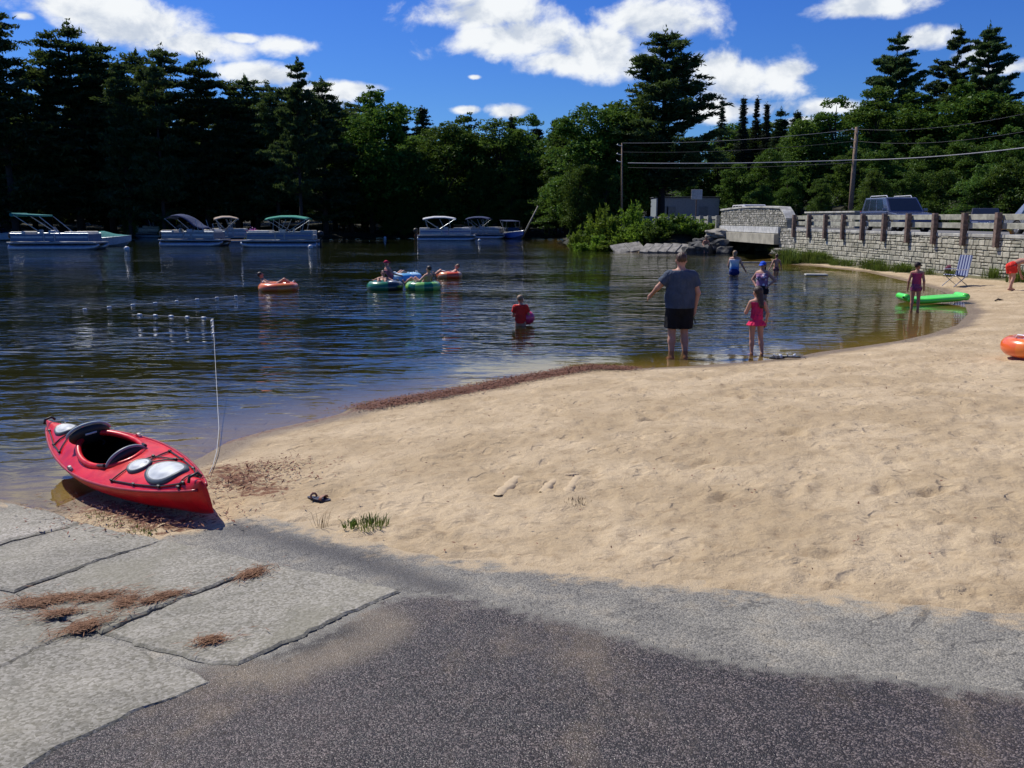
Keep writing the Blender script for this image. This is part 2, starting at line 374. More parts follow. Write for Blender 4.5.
dent = g.math('MULTIPLY', g.step(g.voro(pd.outputs[0], 4.6), .34, .20), g.step(g.noise(p, 1.6, 3), .42, .52))
hgt = g.math('SUBTRACT', hgt, g.math('MULTIPLY', dent, .6))
sand = g.pbr(c, g.step(wet, 0, 1, .95, .45), g.bump(hgt, .85, .03), spec=.3)
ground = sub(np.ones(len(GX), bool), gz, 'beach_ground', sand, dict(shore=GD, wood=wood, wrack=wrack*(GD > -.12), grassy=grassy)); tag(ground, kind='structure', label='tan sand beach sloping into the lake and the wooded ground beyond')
# asphalt sheets
def asphalt(name, light):
    g = G(name); p = g.geo(); e = g.attr('edge'); wt_ = g.attr('wet')
    v = g.n('ShaderNodeTexVoronoi'); g.set(v.inputs['Vector'], p); v.inputs['Scale'].default_value = 125 if light else 165
    rnd = v.outputs['Color']; sep = g.n('ShaderNodeSeparateColor'); g.set(sep.inputs[0], rnd)
    big = g.noise(p, .9, 5, .62, .6); med = g.noise(p, 5, 5, .65)
    if light:
        b0 = g.mix(g.step(big, .36, .64), (.11,.105,.09), (.26,.245,.195))
        st = g.mix(g.step(sep.outputs[0], .0, 1.0, smooth=False), (.06,.058,.052), (.44,.41,.34))
        c = g.mix(.55, b0, st); 
        c = g.mix(g.math('MULTIPLY', g.step(med, .5, .7), .35), c, (.30,.25,.17))
        c = g.mix(g.math('MULTIPLY', wt_, .8), c, (.035,.033,.036))
    else:
        b0 = g.mix(g.step(big, .36, .66), (.010,.007,.008), (.046,.034,.031))
        st = g.mix(g.step(sep.outputs[0], .55, 1.0), (.010,.007,.008), (.33,.27,.25))
        c = g.mix(.5, b0, st)
        c = g.mix(g.math('MULTIPLY', g.step(g.noise(g.map(p, (1,.5,1), rot=(0,0,.5)), 1.6, 6, .72), .50, .72), .5), c, (.21,.16,.10))
        c = g.mix(g.math('MULTIPLY', g.step(g.attr('puddle'), .15, .6), .55), c, (.26,.21,.14)); c = g.mix(g.math('MULTIPLY', wt_, .9), c, (.03,.026,.022))
    c = g.mix(g.math('MULTIPLY', g.step(med, .62, .42), .25), c, (.03,.03,.033))
    # drifted sand along the beach side
    se = g.math('ADD', e, g.math('MULTIPLY', g.math('SUBTRACT', g.noise(p, 6, 6, .7), .5), .8))
    c = g.mix(g.math('MULTIPLY', g.step(g.math('ABSOLUTE', g.math('SUBTRACT', g.noise(g.map(p, (1,1,1)), 1.1, 5, .6, .8), .5)), .007, .001), .5), c, (.02,.018,.016))
    if light: c = g.mix(g.step(se, .20, -.02), c, (.43,.33,.20))
    se2 = g.step(g.noise(p, 1.7, 6, .75), .58, .75); c = g.mix(g.math('MULTIPLY', se2, .35 if light else .12), c, (.34,.26,.16))
    if not light: c = g.mix(g.step(g.math('ADD', e, g.math('MULTIPLY', g.math('SUBTRACT', g.noise(p, 14, 5, .7), .5), .35)), .13, .0), c, (.185,.175,.145))
    h = g.math('ADD', g.math('MULTIPLY', v.outputs['Distance'], -.5), g.math('MULTIPLY', med, 1.0))
    rr = g.step(sep.outputs[1], 0, 1, .30 if not light else .5, .9, smooth=False)
    m = g.pbr(c, rr, g.bump(h, .7, .010), spec=.4); return m
dl = (sm(-.12, .12, GASP)-.9)*.012
WETL = gpoly([(235,528),(300,545),(360,560),(410,578),(445,592)]); wetv = np.exp(-(segdist(GX, GY, WETL)/.13)**2)
WET2 = gpoly([(275,655),(305,648),(340,634)])
sub(GASP > -.14, GZ0+.008*sm(-.05, .25, GASP)-.012*sm(.1, -.12, GASP), 'asphalt_apron', asphalt('old_grey_asphalt', True), dict(edge=GASP, wet=wetv))
rag = GDRK+.05*fbm(GX, GY, 5, 3, 33)+.10*fbm(GX, GY, 1.2, 2, 34)
sub(rag > 0, GZ0+.012, 'asphalt_ramp', asphalt('dark_asphalt', False), dict(edge=rag, wet=np.exp(-(segdist(GX, GY, WET2)/.10)**2), puddle=np.exp(-(segdist(GX, GY, WET2)/.32)**2)))
for o in COL.objects:
    if o.name.startswith('asphalt'): tag(o, kind='structure')
# water
gww = G('lake_water'); p = gww.geo(); dep = gww.attr('depth')
a1 = gww.noise(gww.map(p, (.42,1.0,1), rot=(0,0,.10)), 1.6, 2, .5, .5)
a2 = gww.noise(gww.map(p, (.40,1.0,1), rot=(0,0,-.16)), 4.4, 2, .5, .6)
a3 = gww.noise(gww.map(p, (.6,1.0,1), rot=(0,0,.35)), 11, 2, .5)
patch = gww.step(gww.noise(gww.map(p, (.5,1,1)), .16, 3, .5), .38, .6, .35, 1.0)
calm = gww.step(gww.attr('calm'), 0, 1, .16, 1.0)
hh = gww.math('ADD', gww.math('MULTIPLY', a1, .072), gww.math('ADD', gww.math('MULTIPLY', a2, .030), gww.math('MULTIPLY', a3, .0035)))
nrm = gww.bump(gww.math('MULTIPLY', hh, gww.math('MULTIPLY', patch, calm)), 1.0, 1.0)
fr_ = gww.n('ShaderNodeFresnel'); fr_.inputs['IOR'].default_value = 1.33; gww.set(fr_.inputs['Normal'], nrm)
gl = gww.n('ShaderNodeBsdfGlossy'); gl.inputs['Roughness'].default_value = .03; gww.set(gl.inputs['Normal'], nrm); gl.inputs['Color'].default_value = (1,1,1,1)
tr = gww.n('ShaderNodeBsdfTransparent'); gww.set(tr.inputs['Color'], (.86,.80,.60))
df = gww.n('ShaderNodeBsdfDiffuse'); gww.set(df.inputs['Color'], (.013,.017,.005))
fac = gww.math('SUBTRACT', 1.0, gww.math('POWER', 2.718, gww.math('MULTIPLY', dep, -1.5)), clamp=True)
body = gww.mixs(fac, tr.outputs[0], df.outputs[0])
water = gww.surf(gww.mixs(fr_.outputs[0], body, gl.outputs[0]))
sub(GD < .25, GX*0, 'lake_water', water, dict(depth=np.clip(-GZ0, 0, 5)*(GD < 0), calm=sm(0.0, 2.6, -GD)*sm(150, 60, GY)*.0+sm(-.1, 3.0, -GD)*sm(105, 62, GY)))
tag(bpy.data.objects['lake_water'], kind='structure')
# ------------------------------------------------------------------ foliage
def leaf_mat(name, dark, light, trans=.25):
    g = G(name); p = g.coord(); r = g.rand()
    n = g.noise(p, 1.3, 4, .6); n2 = g.noise(p, 14, 2, .6)
    f = g.math('ADD', g.math('MULTIPLY', g.step(n, .3, .7), .6), g.math('MULTIPLY', n2, .4))
    c = g.mix(f, dark, light)
    hsv = g.n('ShaderNodeHueSaturation'); g.set(hsv.inputs['Color'], c)
    g.set(hsv.inputs['Value'], g.step(r, 0, 1, .72, 1.25, smooth=False)); g.set(hsv.inputs['Hue'], g.step(r, 0, 1, .485, .51, smooth=False))
    d = g.n('ShaderNodeBsdfDiffuse'); g.set(d.inputs[0], hsv.outputs[0])
    t = g.n('ShaderNodeBsdfTranslucent'); g.set(t.inputs[0], g.mix(.5, hsv.outputs[0], (.12,.16,.02)))
    gl = g.n('ShaderNodeBsdfGlossy'); gl.inputs['Roughness'].default_value = .5; gl.inputs['Color'].default_value = (1,1,1,1)
    return g.surf(g.mixs(.012, g.mixs(trans, d.outputs[0], t.outputs[0]), gl.outputs[0]))
def bark_mat(name, a, b):
    g = G(name); p = g.map(g.coord(), (6,6,1.2)); n = g.noise(p, 5, 5, .7); return g.pbr(g.mix(g.step(n, .35, .65), a, b), .9, g.bump(n, .8, .03))
PINE = leaf_mat('pine_needles', (.017,.042,.019), (.072,.135,.048), .34)
PINE2 = leaf_mat('pine_needles_deep', (.014,.034,.015), (.035,.068,.022), .15)  # deeper, darker green than the first pine needles
SPR = leaf_mat('spruce_needles', (.012,.024,.016), (.035,.05,.03), .1)
DEC = leaf_mat('broad_leaves', (.030,.080,.012), (.10,.20,.028), .34)
DEC2 = leaf_mat('broad_leaves_translucent', (.028,.074,.014), (.105,.215,.034), .48)  # about the same green as the first leaves, more translucent
BUSH = leaf_mat('bush_leaves', (.07,.15,.014), (.25,.40,.035), .5)
GRS = leaf_mat('grass_blades', (.05,.09,.015), (.16,.22,.045), .35)
BARK = bark_mat('bark', (.018,.013,.010), (.07,.052,.04)); BARKP = bark_mat('pine_bark', (.012,.009,.008), (.05,.038,.032))
def quads(C, D, U, L, W):
    """N quads centred C, long axis D, side axis U, half length L, half width W"""
    N = len(C); L = np.broadcast_to(L, (N,))[:,None]; W = np.broadcast_to(W, (N,))[:,None]
    V = np.stack([C-D*L, C+U*W*1.0-D*L*.1, C+D*L, C-U*W*1.0-D*L*.1], 1).reshape(-1, 3)
    return V, np.arange(4*N).reshape(N, 4)
def unit(a): return a/(np.linalg.norm(a, axis=1, keepdims=True)+1e-9)
def limbs_mesh(mb, segs):
    for pts, r0, r1, n in segs:
        k = len(pts); mb.tube(pts, [r0+(r1-r0)*i/(k-1) for i in range(k)], n)
def conifer(seed, h=20., base=.18, width=4.2, tiers=34, upsw=.12, droop=.0, dens=1.0, gap=.0, top_pow=.8, tuft=.55, mat=PINE, leafL=.34, leafW=.07, per=24, lean=0.0, flat=.35):
    r = np.random.default_rng(seed); C = []; D = []; mb = MB()
    tp = [(lean*(t**2)*h*.1, math.sin(t*5+seed)*.12, t*h) for t in np.linspace(0, 1, 9)]
    mb.tube(tp, [max(.03, .016*h*(1-t)**.8+.02) for t in np.linspace(0, 1, 9)], 8)
    for k in range(tiers):
        t = base+(1-base)*(k+r.uniform(-.3,.3))/tiers; t = min(max(t, base), .985)
        if r.random() < gap: continue
        z = t*h; cx = lean*t*t*h*.1
        s = (t-base)/(1-base)
        rad_ = width*(1-s)**top_pow*(.35+.65*min(1, s/.18+.35))
        nb = int(r.integers(4, 7)) if s < .85 else 4
        a0 = r.uniform(0, 6.28)
        for b in range(nb):
            zj = r.uniform(-.7,.7)*(1-base)*h/tiers*min(1,(1-s)*6); a = a0+b*2*PI/nb+r.uniform(-.35,.35); L = rad_*r.uniform(.55, 1.18)
            if L < .25: L = .25
            n = 5; pts = []
            for q in np.linspace(0, 1, n):
                pts.append((cx+math.cos(a)*L*q, math.sin(a)*L*q, z+zj+L*(upsw*q*q+ .10*q-droop*q)+r.uniform(-.04,.04)))
            if L > .9: mb.tube(pts, [.022*L+.012-(.02*L)*i/(n-1) for i in range(n)], 4, cap=False)
            nt = max(3, int(L*3.1*dens)); 
            for q in r.uniform(.22, 1.0, nt):
                q = q**.75
                i = min(n-2, int(q*(n-1))); f = q*(n-1)-i; pc = np.array(pts[i])*(1-f)+np.array(pts[i+1])*f
                sp = tuft*(.4+.5*L/width)
                side = r.normal(0, 1, 3)*np.array([sp,sp,sp*flat*.6])
                m = per; cc = pc+side+r.normal(0, 1, (m,3))*np.array([tuft*.42,tuft*.42,tuft*.42*flat])+[0,0,.06]
                C.append(cc); dd = np.array([math.cos(a), math.sin(a), .35])+r.normal(0, .75, (m,3)); D.append(dd)
    # leader tuft
    m = per*2; C.append(np.array([lean*h*.1, 0, h*.985])+r.normal(0, 1, (m,3))*[.16,.16,.35]); D.append(np.array([0,0,1.0])+r.normal(0,.6,(m,3)))
    C = np.concatenate(C); D = unit(np.concatenate(D)); U = unit(np.cross(D, r.normal(0, 1, C.shape)))
    V, Fq = quads(C, D, U, leafL*r.uniform(.6,1.3,len(C)), leafW*r.uniform(.7,1.4,len(C)))
    root = thing('pine_tree'); cr = npmesh('crown', V, Fq, mat, root); mb.build('trunk', BARKP, root, True)
    return root
def broadleaf(seed, h=14., rx=4.5, base=.22, lobes=11, per=420, leaf=.17, mat=DEC, droop=0.0, shape=1.0, shell=.45):
    r = np.random.default_rng(seed); C = []; mb = MB()
    mb.tube([(0,0,0),(r.uniform(-.2,.2),r.uniform(-.2,.2),h*.25),(r.uniform(-.4,.4),r.uniform(-.4,.4),h*.55),(0,0,h*.8)], [.022*h,.017*h,.011*h,.004*h], 8)
    for k in range(lobes):
        t = (k+.5)/lobes; z = h*(base+(1-base)*(.10+.86*t)); s = math.sin(PI*min(1, .18+.80*t))**.7
        R_ = rx*s*shape; nl = 3 if t < .85 else 1
        for j in range(nl):
            a = r.uniform(0, 6.28); q = R_*r.uniform(.25,.78) if t < .9 else R_*.15
            c = np.array([math.cos(a)*q, math.sin(a)*q, z+r.uniform(-.5,.5)])
            mb.tube([(0,0,max(h*.2, z-h*.22)), tuple(c*[.5,.5,1]-[0,0,h*.06]), tuple(c)], [.007*h,.004*h,.0015*h], 5, cap=False)
            lr = rx*r.uniform(.30,.52)*(.6+.4*s)
            # sub-clumps over the lobe
            for q2 in range(int(13+7*r.random())):
                dv = unit(r.normal(0,1,(1,3)))[0]; dv[2] = abs(dv[2])*.9-.25 if r.random() < .75 else dv[2]
                cc = c+dv*lr*r.uniform(.55,1.05)*[1,1,.78]; cr_ = lr*r.uniform(.20,.46)
                m = int(per/16); pts = cc+unit(r.normal(0,1,(m,3)))*cr_*(r.uniform(.2,1,(m,1))**shell)*[1.25,1.25,.6]
                if droop: pts[:,2] -= droop*r.random(m)**2*lr
                C.append(pts)
    C = np.concatenate(C); D = unit(r.normal(0,1,C.shape)*[1,1,.55]-[0,0,droop]); U = unit(np.cross(D, unit(r.normal(0,1,C.shape)*[.6,.6,1.2]+[0,0,.9])))
    V, Fq = quads(C, D, U, leaf*r.uniform(.6,1.4,len(C)), leaf*.62*r.uniform(.7,1.3,len(C)))
    root = thing('leafy_tree'); npmesh('crown', V, Fq, mat, root); mb.build('trunk', BARK, root, True)
    return root
protos = {
 'pineD': [conifer(s, 20, .12, 4.5, 24, .20, 0, 1.45, .12, .50, .66, PINE, .28, .075, 25, lean=l, flat=.30) for s, l in ((1,0),(2,.3),(3,-.3),(4,.1))],
 'pineO': [conifer(s, 20, .30, 6.2, 18, .18, 0, 1.9, .05, .60, .52, PINE, .27, .075, 32, lean=l, flat=.26) for s, l in ((11,.2),(12,.6),(15,-.4))],
 'pineB': [conifer(21, 20, .20, 5.6, 21, .34, 0, 1.7, .04, .55, .52, PINE, .27, .065, 26, flat=.30)],
 'pineS': [conifer(s, 20, .14, 4.2, 34, .18, 0, 1.2, .05, .7, .6, PINE2, .32, .08, 24) for s in (41,42)],
 'spruce': [conifer(s, 20, .06, 3.9, 78, -.05, .22, 1.3, .05, 1.05, .34, SPR, .20, .05, 16) for s in (31,32)],
 'thin': [conifer(35, 20, .10, 3.4, 70, -.05, .22, .6, .08, 1.05, .25, SPR, .2, .045, 10)],
 'leafA': [broadleaf(s, 14, 5.2, .06, 13, 620, .16, DEC) for s in (51,52,53)],
 'leafB': [broadleaf(s, 14, 5.0, .05, 13, 600, .16, DEC2) for s in (61,62,63)],
 'willow': [broadleaf(s, 14, 5.6, .04, 12, 620, .15, DEC, droop=.9) for s in (71,72)],
}
hts = dict(pineD=20, pineO=20, pineB=20, pineS=20, spruce=20, thin=20, leafA=13.3, leafB=13.5, willow=14.4)
used = set()
def tree(kind, px, Y, py_top=None, label=None, group=None, wide=1.0, v=None, h=None, x=None):
    if px < 345 and Y < 103.5 and kind == 'pineD' and px not in (129,163): Y += 6
    if 345 <= px <= 561 and Y < 110: Y = 110+(Y-96)*.3
    L = protos[kind]; p = L[(v if v is not None else random.randrange(len(L)))]
    x = xat(px, Y, 3) if x is None else x; z = h1(x, Y)-.15
    if h is None:
        d = ray(px, py_top); h = H+d.z*Y/d.y-z
    if p.name in used: o = copy_tree(p)
    else: used.add(p.name); o = p
    s = h/hts[kind]; o.location = (x, Y, z); o.rotation_euler = (0,0,random.uniform(0,6.28)) if kind not in ('pineO','pineB') else (0,0,random.uniform(-.5,.5)); ws = s*wide*random.uniform(.94,1.06); o.scale = (ws, ws, s)
    nm = 'pine_tree' if kind.startswith('pine') else ('spruce_tree' if kind in ('spruce','thin') else 'leafy_tree')
    o.name = nm; tag(o, label, 'tree', group)
    return o
ordn = ['first','second','third','fourth','fifth','sixth','seventh','eighth','ninth','tenth','eleventh','twelfth','thirteenth','fourteenth']
GL = 'dark pines along the left shore'
left = [(-30,96,30,1.0),(14,92,9,.95),(48,104,50,1),(80,98,25,1.05),(112,100,44,1),(140,110,52,1),(166,98,50,1.05),(207,100,56,1.0),(237,106,84,1),(257,102,78,1),(279,104,92,.9),(301,92,60,.8),(326,100,80,1.05),(350,106,108,.9)]
for i, (px, Y, t, wd_) in enumerate(left):
    lab = {0:'dark pine cut off by the left edge of the view behind the blue pontoon boat', 1:'tallest dark pine at the left edge with a ragged pointed top', 11:'narrow dark pine with a tiered top against the cloud above the green roofed pontoon boat'}.get(i, 'dark white pine on the left shore, %s treetop counted from the left edge' % ordn[i-1])
    tree('pineO' if i == 11 else 'pineD', px, Y, t, lab, GL, wd_*(1.15 if i != 11 else .8), v=(i % 4 if i != 11 else 0))
# second and third rows fill behind, seen through the gaps
k = 0
for row, (Y, n, t0) in enumerate([(118, 14, 92), (140, 13, 100)]):
    for i in range(n):
        px = -60+430*i/(n-1)+random.uniform(-8,8); py = t0+random.uniform(-12,14)+max(0,(px-240))*.10
        k += 1
        tree('pineD', px, Y, py, 'dark pine in the shaded wood behind the front row of left shore pines', 'pines filling the wood behind the left shore row', 1.25)
# low shaded growth at the left shore
def shore_bush(px, Y, hh, label, mat='leafB', wide=1.5, grp='shaded bushes along the far shore'):
    return tree(mat, px, Y, None, label, grp, wide, h=hh)
for i, px in enumerate(range(-40, 345, 24)):
    o = shore_bush(px+random.uniform(-5,5), 118+random.uniform(0,10), random.uniform(5.5,7.5), 'low dark leafy undergrowth tree beneath the left shore pines', wide=1.9); o['group'] = 'undergrowth beneath the left shore pines'
# the two dark trunks standing forward at the water
PT = tree('pineD', 129, 99, 62, 'dark forward pine at the water, left of the gap showing a small moored boat', 'two pines standing forward at the water', .8, v=0)
PT2 = tree('pineD', 163, 99, 66, 'dark forward pine at the water, right of the gap showing a small moored boat', 'two pines standing forward at the water', .75, v=2)
# middle: leafy trees
mid = [('leafA',372,112,96,1.0,'dark leafy tree with a pine tip beside the left pines'),('pineS',402,150,107,1.0,'small pine behind, left of the notch in the middle treeline'),('pineS',424,150,108,1.0,'rounded pine behind, right of the notch in the middle treeline'),
 ('leafB',352,104,128,.9,'shaded leafy tree at the corner where pines meet leafy trees'),('leafA',392,103,142,.9,'leafy tree with spreading pale green branches on the middle shore'),('leafA',418,106,150,.9,'mid green leafy tree left behind the white roofed pontoon boat'),
 ('leafA',446,114,124,1.05,'tall leafy tree with a flat top above the moored boats'),('leafA',470,118,120,1.0,'dome shaped leafy tree behind the middle boats'),('leafA',438,104,172,.7,'low leafy tree drooping to the water behind the pontoon boat'),
 ('leafB',500,116,122,1.05,'dark leafy tree in the centre of the far shore'),('leafA',528,120,124,1.0,'dark leafy tree right of centre on the far shore'),('pineS',512,140,117,.9,'dark pine tip showing over the centre treetops'),('pineS',536,142,120,.8,'second dark pine tip over the centre treetops'),('pineS',555,138,120,.8,'third dark pine tip over the centre treetops'),('spruce',545,135,118,.8,'thin bare topped spruce over the centre treetops'),
 ('leafB',478,107,168,.8,'shaded leafy tree overhanging the small blue boat'),('leafA',512,103,178,.8,'low shaded tree overhanging the water by the small blue boat'),('leafA',556,96,150,.8,'mid green tree with rounded crown left of the tall leafy one'),
 ('leafA',590,88,106,.95,'tall leafy tree with a feathery top at the bank'),('leafA',620,90,104,1.0,'tall leafy tree just left of the biggest pine'),('leafA',580,84,160,.8,'low leafy tree overhanging the left end of the bushy bank'),('leafB',606,84,172,.9,'shaded leafy tree behind the bank bushes'),
 ('leafB',630,96,150,.9,'shaded leafy tree under the biggest pine'),('leafB',690,116,160,1.0,'dark leafy tree behind the pale shed'),('leafB',716,116,150,1.1,'dark leafy tree behind the sign right of the shed')]
for m_ in mid: tree(m_[0], m_[1], m_[2], m_[3], m_[5], None, m_[4])
tree('pineB', 661, 90, 33, 'biggest dark white pine with upswept branches behind the shed', None, 1.2)
for i, (px, Y) in enumerate([(455,135),(490,138),(530,130),(575,120),(610,118),(650,125),(420,128),(385,126)]):
    tree('leafB', px, Y, 136+random.uniform(-6,10), 'dark leafy tree deep in the wood behind the middle shore', 'leafy trees deep in the middle wood', 1.35)
for i, (px, Y) in enumerate([(362,122),(384,120),(406,119),(428,120),(452,121),(476,122),(500,121),(524,118),(546,112),(566,106)]):
    o = shore_bush(px, Y, random.uniform(5,6.5), 'low dark bush under the trees of the middle shore', wide=1.8); o['group'] = 'low bushes under the middle shore trees'
tree('leafA', 404, 96, None, 'bright green low bush at the waterline left of the boats', None, 1.2, h=3.4)
tree('leafA', 388, 98, None, 'smaller bright green bush beside the waterline bush left of the boats', None, 1.2, h=2.4)
# spruces and right wood
rt = [('thin',718,120,97,1.0,'thin sparse spruce, leftmost of the spruce tips behind the bridge'),('spruce',739,116,98,.85,'pointed spruce second from left behind the bridge'),('spruce',752,118,98,.8,'pointed spruce third from left behind the bridge'),('spruce',762,116,104,.85,'pointed spruce rightmost of the close trio behind the bridge'),
 ('pineS',776,112,110,.8,'short pale conifer right of the spruce trio'),('pineS',792,110,112,.8,'rounded short conifer left of the big leafy slope'),
 ('leafB',735,104,165,1.0,'dark leafy tree behind the stone bridge parapet'),('leafA',770,96,150,.95,'leafy tree with a light green face behind the bridge'),('leafB',800,100,122,1.0,'dark leafy tree left of the utility pole'),
 ('leafA',786,88,172,.8,'low light green maple above the bridge end'),('leafA',830,100,106,1.1,'leafy tree at the start of the big green slope'),('leafB',850,84,150,1.0,'shaded leafy tree behind the utility pole'),
 ('leafA',870,104,96,1.15,'broad leafy tree beneath the leftmost slope pine'),('leafA',905,108,100,1.2,'broad leafy tree between the slope pines'),('leafA',948,106,88,1.25,'highest broad leafy tree on the right slope'),('leafA',990,104,98,1.2,'broad leafy tree below the twin pines'),('leafA',1035,100,104,1.2,'leafy tree cut by the right edge under the edge pine'),
 ('leafA',885,78,146,1.0,'mid slope leafy tree above the parked blue car'),('leafA',922,80,140,1.0,'bright leafy tree above the right of the blue car'),('leafA',962,78,136,1.0,'bright leafy tree above the folding chair'),('leafA',1003,76,132,1.0,'bright leafy tree near the right edge'),('leafB',1045,72,128,1.0,'shaded leafy tree just outside the right edge'),
 ('leafB',870,66,172,.9,'low shaded tree right of the utility pole'),('leafB',905,65,172,.9,'low shaded tree directly behind the blue car'),('leafA',940,64,170,.9,'low leafy tree right behind the fence'),('leafB',975,62,166,.9,'low shaded tree behind the small dark car'),('leafA',1012,60,160,.9,'low leafy tree behind the fence at the right edge'),('leafB',1060,58,150,1,'low leafy tree beyond the right edge'),
 ('leafB',820,78,180,.9,'low dark tree behind the gap between bridge and fence'),('leafB',760,86,186,.9,'low dark tree over the white car')]
for m_ in rt: tree(m_[0], m_[1], m_[2], m_[3], m_[5], None, m_[4])
tree('pineO', 884, 112, 34, 'tall open pine with flat layered branches, leftmost on the right slope', None, .82, v=0)
tree('pineO', 940, 116, 29, 'tall open pine, left of the twin pair on the right slope', None, .72, v=1)
tree('pineO', 978, 112, 27, 'tall open pine, right of the twin pair on the right slope', None, .80, v=2)
tree('pineO', 1030, 104, 66, 'dark pine tip at the right edge of the slope', None, .7, v=1)
for i, px in enumerate([730,765,800,840,880,920,965,1010,1055]):
    tree('leafB', px, 124+random.uniform(-3,3), 128-max(0,px-800)*.05+random.uniform(-5,5), 'dark leafy tree deep in the wood of the right slope', 'leafy trees deep in the right wood', 1.4)
# trees beyond the frame so that a step aside still meets a wood
for i, px in enumerate([1120,1200,1300,1420]): tree('leafA', px, 74, 110, 'leafy tree beyond the right edge of the view', 'leafy trees beyond the right edge', 1.3)
for i, px in enumerate([-90,-150,-220,-300]): tree('pineD', px, 95, 30, 'dark pine beyond the left edge of the view', 'pines beyond the left edge', 1.3)
for px, hh_ in ((124,3.2),(132,3.8),(163,3.6)): tree('leafB', px, 99.5, None, 'low black shaded bush at the foot of a forward pine by the small boat gap', 'bushes at the forward pines', .55, h=hh_)
for L in protos.values():
    for p in L:
        if p.name not in used and not p.get('label'):
            for ch in list(p.children): bpy.data.objects.remove(ch)
            bpy.data.objects.remove(p)
# ------------------------------------------------------------------ bushes on the near bank
def bush_mesh(seed, n=30, hh=1.5, rr=.9, leaf=.085, mat=BUSH, stems=26):
    r = np.random.default_rng(seed); root = thing('bush'); mb = MB(); C = []; D = []
    for k in range(stems):
        a = r.uniform(0, 6.28); q = rr*r.random()**.6; top = np.array([math.cos(a)*q, math.sin(a)*q, hh*r.uniform(.55,1.05)*(1-.35*(q/rr)**2)]); b = top*[.3,.3,0]
        mid_ = (b+top)/2+[0,0,.1]; mb.tube([tuple(b), tuple(mid_), tuple(top)], [.014,.01,.004], 4, cap=False)
        for t in np.linspace(.12, 1, n):
            c = b*(1-t)**2+2*mid_*t*(1-t)+top*t*t; m = 3
            dv = r.normal(0,1,(m,3))*[1,1,.5]; C.append(c+unit(dv)*.13*r.uniform(.3,1.2,(m,1))); D.append(dv+[0,0,.5])
    C = np.concatenate(C); D = unit(np.concatenate(D)); U = unit(np.cross(D, r.normal(0,1,C.shape)+[0,0,.6]))
    V, Fq = quads(C, D, U, leaf*r.uniform(.6,1.5,len(C)), leaf*.42*r.uniform(.7,1.3,len(C)))
    npmesh('foliage', V, Fq, mat, root); mb.build('stem', BARK, root); return root
bp = [bush_mesh(81), bush_mesh(82, 26, 1.6, 1.0), bush_mesh(83, 26, 1.3, 1.1, .1, DEC)]
bu = set()
def bush(px, Y, hh, w_, v, label, group=None, z=None, x=None):
    p = bp[v]; x = xat(px, Y, 1) if x is None else x
    if v in bu: o = copy_tree(p)
    else: bu.add(v); o = p
    z = h1(x, Y)-.05 if z is None else z
    o.location = (x, Y, z); o.scale = (w_, w_, hh/1.5); o.rotation_euler.z = random.uniform(0,6.28); o.name = 'bush'; tag(o, label, 'bush', group); return o
bl = [(576,66,1.7,1.1,0,'light green bush at the left tip of the bank'),(587,67,2.4,1.2,1,'bush second from the left tip of the bank'),(601,68,3.6,1.3,1,'tallest bright green bush on the bank with a pointed top'),(613,67,2.6,1.3,0,'bright bush right of the tallest bank bush'),(598,64,1.4,1.2,0,'low bush at the foot of the tallest bank bush'),(626,65,1.8,1.3,0,'rounded light bush in the left half of the bank'),(633,70,3.0,1.1,1,'taller thin bush behind the left end of the guard rail'),
 (640,64,1.8,1.3,1,'bush in the middle of the bank above the slabs'),(652,63,1.75,1.3,2,'darker bush in the middle of the bank'),(664,63,1.7,1.3,1,'bush right of the middle of the bank'),(676,62.5,1.5,1.3,2,'dark low bush below the guard rail'),(687,62.5,1.45,1.2,1,'bush below the guard rail near the bridge'),(699,62,1.3,1.1,2,'dark bush next to the boulders'),(710,63,1.2,1.1,0,'small bright bush left of the bridge parapet'),(722,63,1.1,.8,0,'small bush at the foot of the parapet end'),
 (582,64,1.0,1.1,0,'low reedy bush touching the water left'),(607,63,1.0,1.2,0,'low reedy bush touching the water before the rocks'),(657,62,1.2,1.2,2,'low dark bush just above the pale slabs')]
for b_ in bl: bush(*b_)
def grass_tuft(seed, n=90, hh=.4, rr=.25, wid=.008, mat=GRS, name='grass_tuft'):
    r = np.random.default_rng(seed); V = []; Fq = []
    for k in range(n):
        a = r.uniform(0,6.28); q = rr*r.random()**.7; b = np.array([math.cos(a)*q, math.sin(a)*q, 0]); a2 = a+r.normal(0,.7); l = hh*r.uniform(.5,1.1); o = np.array([math.cos(a2), math.sin(a2), 0])*l*r.uniform(.15,.75)
        s_ = np.array([-math.sin(a2), math.cos(a2), 0])*wid; i = len(V)
        m1 = b+o*.4+[0,0,l*.65]; t = b+o+[0,0,l*.9]
        V += [b-s_, b+s_, m1+s_*.8, m1-s_*.8, t+s_*.1, t-s_*.1]; Fq += [[i,i+1,i+2,i+3],[i+3,i+2,i+4,i+5]]
    return npmesh(name, np.array(V), np.array(Fq), mat)
gt = [grass_tuft(91, 110, .42, .3, .012), grass_tuft(92, 110, .5, .35, .012)]
gi = [0]
def tuft(x, y, s, label, group):
    i = gi[0]; gi[0] += 1
    o = gt[i] if i < 2 else gt[i % 2].copy()
    if i >= 2: COL.objects.link(o)
    o.location = (x, y, h1(x, y)-.02); o.scale = (s,s,s*random.uniform(.8,1.2)); o.rotation_euler.z = random.uniform(0,6.28); tag(o, label, 'grass', group)
